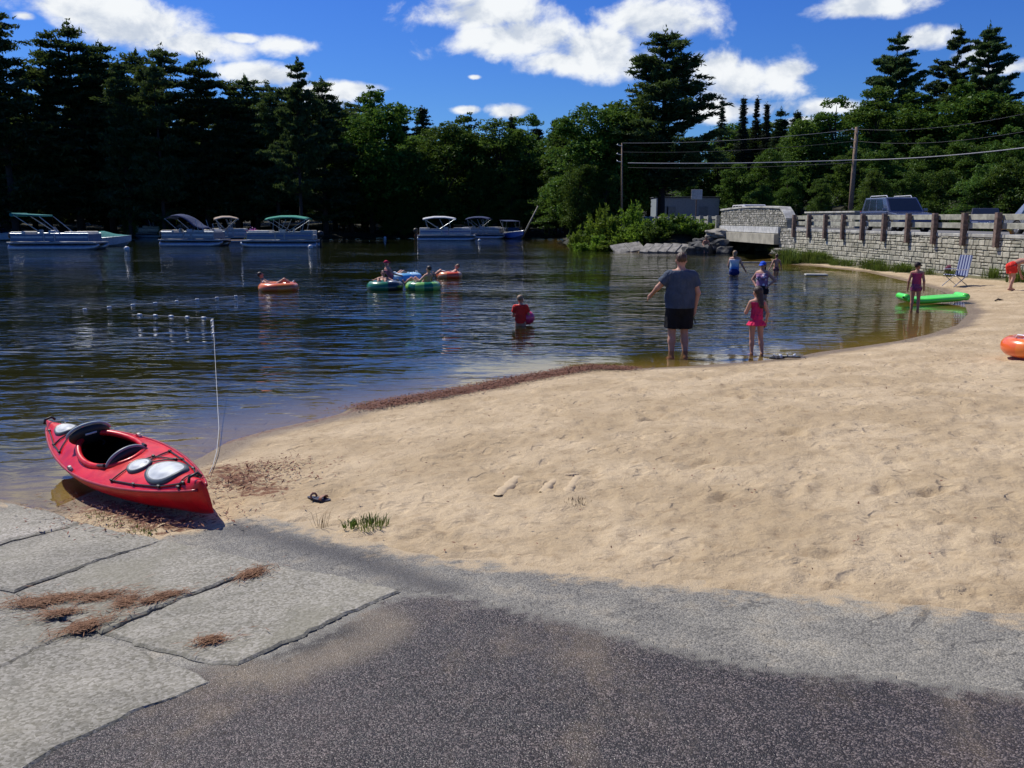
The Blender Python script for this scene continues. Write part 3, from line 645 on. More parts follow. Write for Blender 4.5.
for i in range(46):
    t = random.uniform(-2, 9.5); w_ = wl(t); dx = -random.uniform(.15, .7)
    if random.random() < .35: t = random.uniform(5.6, 7.4); w_ = wl(t); dx = -random.uniform(.15, 1.0)
    tuft(w_.x+dx, w_.y, random.uniform(.5,1.3), 'tuft of grass growing at the foot of the stone wall', 'grass tufts along the wall foot')
for i in range(34):
    x = random.uniform(0, 1); px = 756+x*75; py = 259.5-2*x+random.uniform(-2.5,3.5); p_ = at(px, py, .2)
    if d_shore(np.array([p_.x]), np.array([p_.y]))[0] > .05 and p_.x < wallx(p_.y)-.1: tuft(p_.x, p_.y, random.uniform(.8,1.7), 'bright grass tuft on the small bank beside the bridge', 'grass tufts on the small bank by the bridge')
# ------------------------------------------------------------------ stone wall, bridge, road, rails
def stone_mat(name, a, b, mortar=None):
    g = G(name); p = g.geo(); isl = g.geo('Random Per Island') if False else g.n('ShaderNodeNewGeometry').outputs['Random Per Island']
    c = g.mix(isl, a, b); n = g.noise(p, 7, 6, .7); c = g.mix(g.math('MULTIPLY', g.step(n, .42, .7), .7), c, (.13,.14,.10))
    c = g.mix(g.math('MULTIPLY', g.step(g.noise(p, 1.1, 3), .5, .75), .45), c, (.11,.12,.085))
    return g.pbr(c, .9, g.bump(n, .7, .02))
STONE = stone_mat('wall_stone', (.38,.355,.27), (.62,.58,.46)); STONE2 = stone_mat('rubble_stone', (.28,.27,.23), (.62,.585,.50))
MORT = M('mortar', (.27,.265,.22), .95, var=.3, sc_=5); CONC = M('weathered_concrete', (.44,.43,.38), .85, var=.28, sc_=2.2, bump=.4)
CONC2 = M('pale_rail_concrete', (.34,.335,.27), .85, var=.3, sc_=3, bump=.3); TIMB = M('brown_timber', (.165,.112,.088), .85, var=.4, sc_=9, bump=.5); TIMB2 = M('grey_timber', (.30,.29,.25), .85, var=.3, sc_=9)
WDIR = (wl(8)-wl(0)).normalized(); WNRM = Vector((-WDIR.y, WDIR.x, 0)); WNRM = WNRM if WNRM.x < 0 else -WNRM   # towards the lake
WROT = math.atan2(WDIR.y, WDIR.x)
def stone_face(mb, A, B, z0, z1, lw, lh, seed, out=.0, mi=0):
    r = np.random.default_rng(seed); L = (B-A).length; d = (B-A).normalized(); nr = Vector((-d.y, d.x, 0)); nr = nr if nr.x < 0 else -nr
    rot = Euler((0,0,math.atan2(d.y, d.x)))
    s = 0
    # random courses: columns of width w split at random heights
    z = z0(0) if callable(z0) else z0
    zz = min(z0(t) for t in np.linspace(0,1,9)) if callable(z0) else z0; top = max(z1(t) for t in np.linspace(0,1,9)) if callable(z1) else z1
    while zz < top-.02:
        h = lh*r.uniform(.65, 1.35); s = -r.uniform(0, lw)
        while s < L:
            w_ = lw*r.uniform(.5, 1.6); sc0 = max(s, 0); sc1 = min(s+w_, L)
            if sc1-sc0 > .05:
                t = ((sc0+sc1)/2)/L; a = z0(t) if callable(z0) else z0; b = z1(t) if callable(z1) else z1
                parts = [(zz, zz+h)] if r.random() < .7 or h < lh*.8 else [(zz, zz+h*.5), (zz+h*.5, zz+h)]
                for (q0, q1) in parts:
                    q0 = max(q0, a); q1 = min(q1, b)
                    if q1-q0 > .03:
                        g_ = .014; c = A+d*((sc0+sc1)/2)+nr*(out+r.uniform(-.012,.018)); c.z = (q0+q1)/2
                        mb.box(c, (max(.03, sc1-sc0-g_*2), .12, max(.02, q1-q0-g_*2)), Euler((r.normal(0,.02), r.normal(0,.035), rot.z)), mi, .018)
            s += w_
        zz += h
    return mb
WT = yat(235, 31)      # wall top height
wall = thing('stone_wall', tuple(wl(-8)), 0, 'long pale stone block retaining wall between the beach and the road', 'wall'); wall_inv = Matrix.Translation(-wl(-8))
def bw(mb, name, mat, parent, base=None, **k):
    """build a mesh given in world coordinates under a parent standing at parent.location"""
    mb.xf(Matrix.Translation(-Vector(parent.location))); return mb.build(name, mat, parent, **k)
mb = MB(); A, B = wl(-8), wl(9.6)
c = (A+B)/2-WNRM*.23; c.z = WT/2-.2; mb.box(c, ((B-A).length, .44, WT+.24), Euler((0,0,WROT))); bw(mb, 'mortar_core', MORT, wall)
mb = MB(); stone_face(mb, wl(-8), wl(9.6), -.1, WT-.1, .34, .19, 3); bw(mb, 'stone_facing', STONE, wall)
mb = MB(); 
for k in range(18):
    a, b = wl(-8+k*.978), wl(-8+(k+1)*.978); cc = (a+b)/2-WNRM*.2; cc.z = WT-.04; mb.box(cc, ((b-a).length-.02, .56, .12), Euler((0,0,WROT)), 0, .015)
bw(mb, 'coping', CONC, wall)
# guard rails
def guard(i0, i1, z_off, label, wd_=.18, lo=-.42, rail=True, step=1.0, group=None, ztop=None):
    g_ = thing('guard_rail', tuple(wl(i0)), 0, label, 'guard rail')
    i = i0; prev = None
    while i <= i1+1e-6:
        p_ = wl(i); m = MB(); t = WT+.75 if ztop is None else ztop
        m.box(p_+WNRM*.13+Vector((0,0,(t+WT+lo)/2)), (wd_, wd_, t-WT-lo), Euler((0,0,WROT+random.uniform(-.04,.04))), 0, .015); bw(m, 'post', TIMB if z_off == 0 else TIMB2, g_)
        if prev is not None and rail:
            for (za, zb) in ((WT+.50, WT+.70), (WT+.20, WT+.40)):
                m = MB(); cc = (prev+p_)/2-WNRM*.07; cc.z = (za+zb)/2+z_off; m.box(cc, ((p_-prev).length-.012, .14, zb-za), Euler((0,0,WROT)), 0, .012); bw(m, 'rail', CONC2 if z_off == 0 else TIMB2, g_)
        prev = p_; i += step
    return g_
guard(-8, 9, 0, 'guard rail of brown timber posts and two pale rails along the stone wall')
guard(15.8, 30.8, .001, 'pale timber guard rail beyond the bridge, half hidden by the bushes', .24, -.25, True, 1.0)
# bridge
br = thing('stone_bridge', tuple(wl(9.7)), 0, 'low stone faced road bridge over the dark water outlet', 'bridge')
z_top = lambda t: 2.80+.14*math.sin(PI*min(1, max(0, t*1.0)))*.9 if t > .07 else 2.22+(t/.07)*.6
A, B = wl(9.65), wl(15.6); mb = MB()
n = 24
for k in range(n):
    t0, t1 = k/n, (k+1)/n; a = A.lerp(B, t0); b = A.lerp(B, t1); q0, q1 = z_top(t0)-.1, z_top(t1)-.1
    vs = []
    for p_, q in ((a, q0), (b, q1)):
        for o_ in (-.04, -.42):
            for z in (1.2, q): v = p_+WNRM*o_; vs.append((v.x, v.y, z))
    mb.add(vs, [(0,1,5,4),(2,6,7,3),(1,3,7,5),(0,4,6,2),(0,2,3,1),(4,5,7,6)])
bw(mb, 'parapet_core', MORT, br)
mb = MB(); stone_face(mb, A, B, 1.76, lambda t: z_top(t)-.08, .20, .13, 8, -.02); bw(mb, 'parapet_stones', STONE2, br)
mb = MB()
for k in range(n):
    t0, t1 = k/n, (k+1)/n; a = A.lerp(B, t0); b = A.lerp(B, t1); cc = (a+b)/2-WNRM*.21; cc.z = (z_top(t0)+z_top(t1))/2-.03
    an = math.atan2(z_top(t1)-z_top(t0), (b-a).length); mb.box(cc, ((b-a).length/math.cos(an)+.01, .62, .11), Euler((0, -an, WROT)), 0, .012)
bw(mb, 'coping', CONC, br)
mb = MB(); cc = (wl(10.05)+wl(15.4))/2+WNRM*.02; cc.z = 1.56; mb.box(cc, ((wl(15.4)-wl(10.05)).length, .36, .36), Euler((0,0,WROT)), 0, .01); bw(mb, 'upper_beam', M('pale_concrete', (.52,.52,.50), .8, var=.2, sc_=3), br)
mb = MB(); cc = (wl(10.05)+wl(15.4))/2+WNRM*.16; cc.z = 1.06; mb.box(cc, ((wl(15.4)-wl(10.05)).length, .5, .58), Euler((0,0,WROT)), 0, .01); bw(mb, 'lower_beam', M('tan_concrete', (.40,.37,.29), .85, var=.2, sc_=1.5), br)
for k in range(6):
    mb = MB(); cc = (wl(10.05)+wl(15.4))/2-WNRM*(1.6+k*1.6); cc.z = .98; mb.box(cc, ((wl(15.4)-wl(10.05)).length, .35, .5), Euler((0,0,WROT)), 0, .01); bw(mb, 'girder', CONC, br)
mb = MB(); 
a, b = wl(8.9), wl(10.1); cc = (a+b)/2-WNRM*1.6; cc.z = .45; mb.box(cc, ((b-a).length, 3.2, 2.3), Euler((0,0,WROT)), 0, .01)
bw(mb, 'abutment', MORT, br); mb = MB()
a, b = wl(15.35), wl(16.4); cc = (a+b)/2-WNRM*4.8; cc.z = .4; mb.box(cc, ((b-a).length, 9.6, 2.2), Euler((0,0,WROT)), 0, .01)
bw(mb, 'abutment', MORT, br); mb = MB()
a, b = wl(9.9), wl(10.3); cc = (a+b)/2-WNRM*5; cc.z = .3; mb.box(cc, ((b-a).length, 9.3, 1.9), Euler((0,0,WROT)), 0, .01)
bw(mb, 'abutment', MORT, br)
mb = MB(); stone_face(mb, wl(8.95), wl(10.05), -.1, 1.7, .26, .15, 12, .03); bw(mb, 'abutment_stones', STONE2, br); mb = MB(); stone_face(mb, wl(15.4), wl(16.3), 0, 1.7, .24, .15, 13, .03); bw(mb, 'abutment_stones', STONE2, br)
# far parapet of the bridge
PA = Vector((xat(808, 74, 2.5), 74, 0)); PB = Vector((xat(858, 65.5, 2.5), 65.5, 0)); fp = thing('far_parapet', tuple(PA), 0, 'low far side stone parapet seen over the rail left of the blue car', 'parapet')
mb = MB(); cc = (PA+PB)/2; cc.z = 1.95; ra = math.atan2((PB-PA).y, (PB-PA).x); mb.box(cc, ((PB-PA).length, .36, 1.3), Euler((0,0,ra))); bw(mb, 'core', MORT, fp)
mb = MB(); stone_face(mb, PA, PB, 1.5, 2.62, .22, .14, 17, .15); bw(mb, 'stone_facing', STONE2, fp)
mb = MB(); cc.z = 2.68; mb.box(cc, ((PB-PA).length+.1, .6, .12), Euler((0,0,ra)), 0, .02); bw(mb, 'coping', CONC, fp)
# road
RDM = asphalt.__call__('x', True) if False else None
g = G('road_asphalt'); p = g.geo(); g.pbr(g.mix(g.step(g.noise(p, .6, 5, .6), .35, .65), (.10,.10,.10), (.19,.185,.175)), .85, g.bump(g.noise(p, 60, 3), .4, .01)); ROADM = g.m
mb = MB(); ys = np.linspace(6, 150, 40); vs = []; fs = []
for k, y in enumerate(ys):
    x0 = float(wallx(y))+.42; x1 = x0+11+max(0, y-60)*.12
    vs += [(x0,y,ROADZ),(x1,y,ROADZ),(x1,y,1.15),(x0,y,1.15)]
for k in range(len(ys)-1):
    a = 4*k
    for j in range(4): fs.append((a+j, a+(j+1) % 4, a+4+(j+1) % 4, a+4+j))
mb.add(vs, fs); tag(mb.build('road', ROADM), kind='structure')
mb = MB(); vs = []; fs = []
for k, y in enumerate(ys):
    x0 = float(wallx(y))+5.3; vs += [(x0,y,ROADZ+.005),(x0+.12,y,ROADZ+.005)]
for k in range(len(ys)-1): a = 2*k; fs.append((a,a+1,a+3,a+2))
mb.add(vs, fs); tag(mb.build('road_line', M('yellow_line', (.55,.38,.05), .7)), kind='structure')
# ------------------------------------------------------------------ rocks and slabs at the bank
def rock_mat(name, a, b):
    g = G(name); p = g.coord(); n = g.noise(p, 3, 7, .7); return g.pbr(g.mix(g.step(n, .35, .65), a, b), .9, g.bump(n, 1.0, .06))
RK = rock_mat('pale_rock', (.17,.16,.135), (.33,.31,.27)); RKD = rock_mat('dark_wet_rock', (.035,.035,.033), (.10,.10,.095))
def rock(px, py, Y, dims, mat, label, group=None, rz=0, seed=0, tilt=(0,0), zb=None, cat='rock', name='rock'):
    r = np.random.default_rng(seed+100); bm = bmesh.new(); bmesh.ops.create_icosphere(bm, subdivisions=3, radius=1)
    for v in bm.verts:
        c = v.co.copy(); m = max(abs(c.x), abs(c.y), abs(c.z)); c = c*(1-.55)+c/m*.55*1.0
        k = 1+.16*math.sin(c.x*3.1+seed)+.12*math.sin(c.y*4.3+seed*2)+.10*math.sin(c.z*5+seed*3+c.x*4); c *= k; v.co = Vector((c.x*dims[0]/2, c.y*dims[1]/2, c.z*dims[2]/2))
    me = bpy.data.meshes.new(name); bm.to_mesh(me); bm.free(); me.materials.append(mat)
    for f in me.polygons: f.use_smooth = True
    try: me.set_sharp_from_angle(angle=R(28))
    except Exception: pass
    o = link(name, me); x = xat(px, Y, .5); z = yat(py, Y) if zb is None else zb; o.location = (x, Y, z); o.rotation_euler = (tilt[0], tilt[1], rz); tag(o, label, cat, group); return o
rock(718, 234.5, 60.5, (1.9,2.0,.62), RK, 'big pale flat boulder under the left end of the bridge', seed=1, tilt=(0,.1))
for i, (px, py, s) in enumerate([(695,247,.9),(703,251,1.2),(712,249,1.1),(720,247,1.3),(727,252,1.0),(700,243,.8),(717,241,.9),(709,243,.9),(690,251,.8),(727,244,1.0)]):
    rock(px, py, 58.5+(251-py)*.22, (s,s*.9,s*.75), RKD, 'dark wet boulder by the bridge opening, %s from the left' % ['second','fourth','seventh','ninth','rightmost lower one','third','eighth','fifth','first','rightmost upper one'][i], seed=i*3, rz=i)
# slanted pale slabs along the waterline
sl_ = [(622,249.5,1.3,0),(635,248,1.1,.3),(647,249.5,.62,.1),(656,249.3,.66,.1),(665,249.2,.66,.1),(674,249.3,.66,.1),(683,249.8,.62,.1)]
for i, (px, py, w_, t) in enumerate(sl_):
    m = MB(); m.box((0,0,0), (w_,1.25,.16), Euler((R(24), R(4 if i > 1 else -8), R(-32 if i > 1 else 15))), 0, .04)
    o = m.build('stone_slab', RK); Y = 60.2-.15*i if i > 1 else 62; o.location = (xat(px, Y, .1), Y, yat(py, Y)+.05); tag(o, 'pale sloping stone slab at the foot of the bushy bank, %s from the left' % ordn[i], 'stone slab')
rock(789, 253, 49.2, (1.9,1.3,.45), RK, 'flat pale footing stone at the right end of the bridge', seed=46, rz=.2); rock(812, 260, 45.5, (1.0,.8,.35), RK, 'small pale stone in the grass of the right bank', seed=47); rock(784, 262, 46, (.9,.6,.2), RK, 'small flat stone in the grass near the waterline', seed=48)
m = MB(); m.box((0,0,0), (2.0,.12,.07), None, 0, .03); o = m.build('floating_log', TIMB2); P_ = at(753, 263, 0); o.location = (P_.x, P_.y, .03); tag(o, 'pale straight log floating in front of the bridge opening', 'log')
m = MB(); m.box((0,0,0), (.85,.38,.07), None, 0, .03); o = m.build('floating_board', M('white_foam_board', (.42,.42,.38), .7)); P_ = at(816, 276, 0); o.location = (P_.x, P_.y, .05); o.rotation_euler.z = -.1; tag(o, 'white board floating off the small sandy spit', 'board')
# ------------------------------------------------------------------ shed, sign, poles, wires
g_ = thing('shed', (xat(655,104,3),104,ROADZ), 0, 'long low pale shed under the biggest pine across the road', 'shed')
x0, x1 = xat(656,104,3), xat(719,104,3); zt = yat(198,104); m = MB(); m.box(((x0+x1)/2,106,(zt+1.3)/2), (x1-x0,4,zt-1.3)); bw(m, 'wall', M('siding_shaded', (.24,.28,.31), .8, var=.1), g_)  # siding darkened: the shadow it stands in is put into the colour
m = MB(); m.box(((x0+x1)/2,106,zt+.10), (x1-x0+.2,4.3,.08), None, 0, .03); bw(m, 'roof', M('roof_felt', (.10,.11,.12), .9), g_)
for q in (.12,.24,.75): 
    m = MB(); m.box((x0+(x1-x0)*q,103.97,2.6), (1.0,.08,1.9)); bw(m, 'door', M('door_grey', (.16,.19,.21), .7), g_)
g_ = thing('road_sign', (xat(696,96,3),96,ROADZ), 0, 'small blank white sign on a post in front of the shed', 'sign')
m = MB(); m.tube([(g_.location.x,96,1.3),(g_.location.x,96,yat(191,96))], .05, 8); bw(m, 'post', TIMB, g_); m = MB(); m.box((g_.location.x,95.9,yat(194.5,96)), (1.15,.05,1.0), None, 0, .02); bw(m, 'panel', M('white_sign', (.75,.75,.75), .5), g_)
POLE = bark_mat('pole_wood', (.16,.10,.06), (.34,.24,.16))
def pole(px0, px1, Y, ytop, label, arm=True, r0=.20):
    x0 = xat(px0, Y, 1.5); zt = yat(ytop, Y); x1 = xat(px1, Y, zt); o = thing('utility_pole', (x0,Y,1.3), 0, label, 'utility pole')
    m = MB(); m.tube([(x0,Y,1.0),((x0+x1)/2,Y,(1+zt)/2),(x1,Y,zt)], [r0, r0*.9, r0*.72], 10); bw(m, 'pole', POLE, o, smooth=True)
    if arm:
        for dz in (.25, 1.0, 1.6):
            m = MB(); m.tube([(x1,Y-.1,zt-dz),(x1-.35,Y-.1,zt-dz+.05)], .03, 6); m.sphere((x1-.38,Y-.1,zt-dz+.1), .07, 6); bw(m, 'insulator', M('porcelain', (.5,.5,.5), .3), o)
    return Vector((x1, Y, zt))
p1 = pole(849, 857, 72, 127, 'leaning wooden utility pole behind the parked blue car'); p2 = pole(622, 622, 80, 143, 'dark distant utility pole standing in the leafy trees left of the biggest pine', r0=.085)
m = MB(); p3x, p3Y = xat(1150, 46, 6), 46
WIRE = M('black_cable', (.30,.30,.32), .5); WIRE2 = M('dark_cable', (.05,.05,.055), .5)
def wire(a, b, sag, r, label, mat=WIRE):
    pts = [(a[0]+(b[0]-a[0])*t, a[1]+(b[1]-a[1])*t, a[2]+(b[2]-a[2])*t-sag*4*t*(1-t)) for t in np.linspace(0,1,22)]
    m = MB(); m.tube(pts, r, 5); tag(m.build('overhead_wire', mat), label, 'wire')
def P3(px, py, Y): return (xat(px, Y, yat(py, Y)), Y, yat(py, Y))
A2, A1, A3 = (92, 72, 50)
wire(P3(628,163,80), P3(853,160,72), .12, .034, 'thick pale cable between the distant pole and the leaning pole'); wire(P3(853,160,72), P3(1090,139,48), .25, .030, 'thick pale cable from the leaning pole out over the blue car to the right')
wire(P3(628,167.5,80), P3(853,162.5,72), .2, .016, 'thin cable just under the thick one, left of the leaning pole', WIRE2)
wire(P3(623,143,80), P3(857,129,72), .3, .012, 'topmost thin wire between the two poles', WIRE); wire(P3(857,129,72), P3(1090,98,48), .6, .011, 'topmost thin wire from the leaning pole to the right edge', WIRE2)
wire(P3(623,152,80), P3(856,141,72), .3, .012, 'middle thin wire between the two poles', WIRE2); wire(P3(856,141,72), P3(1090,118,48), .6, .011, 'middle thin wire from the leaning pole to the right edge', WIRE2)
# ------------------------------------------------------------------ cars
GLS = M('car_glass', (.015,.02,.026), .08, spec=.8, var=.05); TYR = M('tyre_rubber', (.015,.015,.016), .8); RIM = M('silver_rim', (.55,.56,.58), .35, .8); CHR = M('chrome', (.6,.6,.62), .25, .9); LMP = M('headlight_glass', (.6,.62,.65), .15)
def car(loc, rz, paint, label, kind='suv', L=4.7, W=1.85, Hh=1.75, rack=None, group=None):
    o = thing('parked_car', loc, rz, label, 'car', group); wb = L*.58; wr = .37 if kind == 'suv' else .32; zb = .30 if kind == 'suv' else .22; zs = Hh*.58
    # lower body profile (y,z), front towards -Y
    def arch(yc, n=7): return [(yc+(wr+.06)*math.cos(a), wr+(wr+.06)*math.sin(a)) for a in np.linspace(PI, 0, n)]
    f, b = -L/2, L/2
    prof = [(f+.02,zb+.05)]+[(y,max(z,zb)) for y,z in arch(-wb/2)]+[(y,max(z,zb)) for y,z in arch(wb/2)]+[(b-.02,zb+.05),(b,zs*.7),(b-.05,zs),(b-.9 if kind!='suv' else b-.3,zs+.02),(f+L*.30,zs+.02),(f+.35,zs-.10),(f+.08,zs-.22),(f,zs*.55)]
    n = len(prof); xs = [-W/2+.04, -W/2, -W/2, W/2, W/2, W/2-.04]
    m = MB(); vs = []; ins = [.12, .03, 0, 0, .03, .12]
    for xi_, x in enumerate([-W/2, -W/2+.0, -W/2+.03, W/2-.03, W/2]): pass
    vs = [(-W/2, y, z) for y, z in prof]+[(W/2, y, z) for y, z in prof]
    m.add(vs, [tuple(range(n)), tuple(range(2*n-1, n-1, -1))]+[(i, (i+1) % n, (i+1) % n+n, i+n) for i in range(n)]); m.build('body', paint, o, bevel=.035)
    # greenhouse
    if kind == 'suv': q = [(f+L*.27,zs),(f+L*.42,Hh-.03),(b-.30,Hh-.03),(b-.12,zs)]
    else: q = [(f+L*.28,zs),(f+L*.44,Hh-.02),(b-1.15,Hh-.02),(b-.55,zs)]
    ti = .16; m = MB(); wv = []
    for sx_ in (-1, 1): wv += [(sx_*(W/2-(.05 if z < Hh*.8 else ti)), y, z) for y, z in q]
    m.add(wv, [(0,1,2,3),(7,6,5,4),(0,4,5,1),(1,5,6,2),(2,6,7,3),(0,3,7,4)]); m.build('cabin', paint, o, bevel=.04)
    def lerp(a, b_, t): return tuple(a[i]+(b_[i]-a[i])*t for i in range(3))
    def pane(c4, u0, u1, v0, v1, off):
        a, b_, c_, d_ = [Vector(v) for v in c4]; nn = (b_-a).cross(d_-a).normalized(); nn = nn if nn.dot(Vector(off)) > 0 else -nn
        def pt(u, v): return (a.lerp(d_, u)).lerp(b_.lerp(c_, u), v)+nn*.012
        return [pt(u0,v0), pt(u1,v0), pt(u1,v1), pt(u0,v1)]
    for sx_ in (0, 4):
        face = (wv[0+sx_], wv[1+sx_], wv[2+sx_], wv[3+sx_]); sg = -1 if sx_ == 0 else 1
        for (u0, u1) in ((.17,.42),(.46,.70),(.74,.92)) if kind == 'suv' else ((.2,.5),(.54,.8)):
            m = MB(); m.add(pane(face, u0, u1, .12, .88, (sg,0,.2)), [(0,1,2,3)]); m.build('side_window', GLS, o)
    m = MB(); m.add(pane((wv[0],wv[1],wv[5],wv[4]), .06, .94, .1, .9, (0,-1,.5)), [(0,1,2,3)]); m.build('windshield', GLS, o)
    m = MB(); m.add(pane((wv[3],wv[2],wv[6],wv[7]), .08, .92, .15, .85, (0,1,.5)), [(0,1,2,3)]); m.build('rear_window', GLS, o)
    for sx_ in (-1,1):
        for yy in (-wb/2, wb/2):
            wq = thing('wheel', (sx_*(W/2-.12), yy, wr)); wq.parent = o; del wq
            wq = [c_ for c_ in o.children if c_.name.startswith('wheel')][-1]
            m = MB(); pts = [(x_, r_) for x_, r_ in ((-.11,wr*.62),(-.11,wr*.9),(-.08,wr),(.08,wr),(.11,wr*.9),(.11,wr*.62))]
            N = 20; vs = [(x_, r_*math.cos(2*PI*j/N), r_*math.sin(2*PI*j/N)) for x_, r_ in pts for j in range(N)]
            m.add(vs, [(i*N+j, i*N+(j+1)%N, ((i+1)%6)*N+(j+1)%N, ((i+1)%6)*N+j) for i in range(6) for j in range(N)]); m.build('tyre', TYR, wq, smooth=True)
            m = MB(); m.tube([(-.09,0,0),(.09,0,0)], wr*.63, 16); [m.box((sx_*.10, wr*.36*math.cos(a), wr*.36*math.sin(a)), (.03,wr*.5,.06), Euler((a,0,0))) for a in np.linspace(0,2*PI,6)[:-1]]; m.build('rim', RIM, wq)
        m = MB(); m.box((sx_*(W/2-.28), f-.0, zs-.28), (.36,.10,.16), None, 0, .03); m.build('headlight', LMP, o)
        m = MB(); m.box((sx_*(W/2-.13), b-.02, zs-.1), (.16,.08,.30), None, 0, .02); m.build('tail_light', M('red_lamp', (.4,.02,.02), .2), o)
        m = MB(); m.box((sx_*(W/2+.09), f+L*.31, zs+.10), (.20,.10,.14), None, 0, .03); m.build('mirror', paint, o)
    m = MB(); m.box((0, f-.005, zs-.29), (.75,.06,.17), None, 0, .02); m.build('grille', CHR, o)
    m = MB(); m.box((0, f-.03, zb+.12), (W-.06,.12,.20), None, 0, .04); m.build('bumper', M('bumper_grey', (.12,.12,.13), .5), o)
    if rack:
        for sx_ in (-1,1):
            m = MB(); m.tube([(sx_*.62, f+L*.46, Hh-.03),(sx_*.62, f+L*.48, Hh+.06),(sx_*.62, b-.6, Hh+.06),(sx_*.62, b-.5, Hh-.03)], .022, 6); m.build('roof_rail', rack, o)
    return o
BLU = M('dark_blue_paint', (.085,.105,.17), .25, .3, .8); WHT = M('white_paint', (.75,.75,.76), .3, 0, .8); BLK = M('black_paint', (.03,.03,.035), .25, .2, .8); SIL = M('silver_paint', (.42,.44,.47), .3, .6, .8)
x_ = xat(896, 46.5, 2); car((x_,46.5,ROADZ), R(2), BLU, 'dark blue four wheel drive with silver roof rails parked behind the timber guard rail', 'suv', 4.7, 1.9, 1.78, WHT)
x_ = xat(752, 66, 2); car((x_,66,ROADZ), R(4), WHT, 'white car on the bridge with only its roof above the stone parapet', 'suv', 4.9, 1.9, 1.72)
x_ = xat(984, 56, 2); car((x_,56,1.35), R(-24), BLK, 'small dark car far behind the rail near the right edge', 'sedan', 4.4, 1.75, 1.5)
x_ = xat(1054, 41, 2); car((x_,41,1.45), R(6), SIL, 'silver car cut off by the right edge behind the guard rail', 'sedan', 4.5, 1.78, 1.5)
# ------------------------------------------------------------------ bodies from smooth distance fields
def surface_nets(fn, lo, hi, h):
    lo = np.array(lo, float); hi = np.array(hi, float); n = np.ceil((hi-lo)/h).astype(int)+1
    X, Y, Z = np.meshgrid(*[lo[i]+h*np.arange(n[i]) for i in range(3)], indexing='ij')
    P = np.stack([X, Y, Z], -1).astype(np.float32); v = fn(P).astype(np.float32); ins = v < 0
    c = np.zeros(tuple(n-1), np.int8); acc = np.zeros(tuple(n-1)+(3,), np.float32); cnt = np.zeros(tuple(n-1), np.float32)
    cor = [(i,j,k) for i in (0,1) for j in (0,1) for k in (0,1)]
    S = lambda o: tuple(slice(o[a], n[a]-1+o[a]) for a in range(3))
    for a in cor:
        for ax in range(3):
            if a[ax] == 0:
                b = list(a); b[ax] = 1; va, vb = v[S(a)], v[S(b)]; m = (va < 0) != (vb < 0)
                t = np.where(m, va/(va-vb+1e-12), 0); off = np.zeros(va.shape+(3,), np.float32)
                for q in range(3): off[..., q] = a[q]+(t if q == ax else 0)
                acc += off*m[..., None]; cnt += m
    cm = cnt > 0; idx = -np.ones(cm.shape, np.int64); idx[cm] = np.arange(cm.sum())
    g_ = np.argwhere(cm); V = lo+h*(g_+acc[cm]/cnt[cm][:,None]); Fs = []
    for ax in range(3):
        b, c_ = [q for q in range(3) if q != ax]
        s0 = [slice(None)]*3; s1 = [slice(None)]*3; s0[ax] = slice(0, n[ax]-1); s1[ax] = slice(1, n[ax])
        a_in, b_in = ins[tuple(s0)], ins[tuple(s1)]; m = a_in != b_in; e = np.argwhere(m)
        ok = (e[:,b] > 0) & (e[:,c_] > 0) & (e[:,b] < n[b]-1) & (e[:,c_] < n[c_]-1); e = e[ok]; flip = a_in[tuple(e.T)]
        def gi_(db, dc): q = e.copy(); q[:,b] += db; q[:,c_] += dc; return idx[tuple(q.T)]
        F_ = np.stack([gi_(-1,-1), gi_(0,-1), gi_(0,0), gi_(-1,0)], 1)
        if ax == 1: flip = ~flip
        F_[~flip] = F_[~flip][:, ::-1]; Fs.append(F_)
    return V, np.concatenate(Fs)
def cap_(P, a, b, ra, rb, sq=None, flat=False):
    """tapered capsule; sq=(axis, k) squashes along a world axis"""
    a = np.array(a, np.float32); b = np.array(b, np.float32); Q = P
    if sq: Q = P.copy(); k = sq[1]; Q[..., sq[0]] = a[sq[0]]+(Q[..., sq[0]]-a[sq[0]])/k; b = b.copy(); b[sq[0]] = a[sq[0]]+(b[sq[0]]-a[sq[0]])/k
    ab = b-a; L = float((ab*ab).sum())+1e-9; t0 = ((Q-a)@ab)/L; t = np.clip(t0, 0, 1)
    d = np.linalg.norm(Q-a-t[..., None]*ab, axis=-1)-(ra+(rb-ra)*t)
    if flat: ll = math.sqrt(L); d = np.maximum(d, np.maximum(-t0*ll, (t0-1)*ll))
    return d*(.5+.5*sq[1] if sq and sq[1] < 1 else 1)
def ell_(P, c, r): c = np.array(c, np.float32); r = np.array(r, np.float32); q = np.linalg.norm((P-c)/r, axis=-1); return (q-1)*float(r.min())
def smin(a, b, k): h = np.clip(.5+.5*(b-a)/k, 0, 1); return b+(a-b)*h-k*h*(1-h)
SKIN = M('light_skin', (.50,.26,.18), .55, var=.06, sc_=4, spec=.3); SKIN2 = M('tanned_skin', (.42,.20,.13), .55, var=.06, sc_=4, spec=.3)  # a plain lighter skin tone and a browner one
EYE = M('eye_dark', (.02,.015,.012), .2); LIP = M('lip', (.32,.10,.09), .5)
def hair_mat(name, a, b):
    g = G(name); p = g.map(g.coord(), (30,30,3)); n = g.noise(p, 3, 4, .6); return g.pbr(g.mix(n, a, b), .5, g.bump(n, .6, .01), spec=.4)
HB = hair_mat('short_brown_hair', (.035,.018,.010), (.11,.06,.035)); HD = hair_mat('dark_hair', (.014,.008,.006), (.07,.035,.022)); HL = hair_mat('light_brown_hair', (.16,.09,.045), (.36,.24,.13))
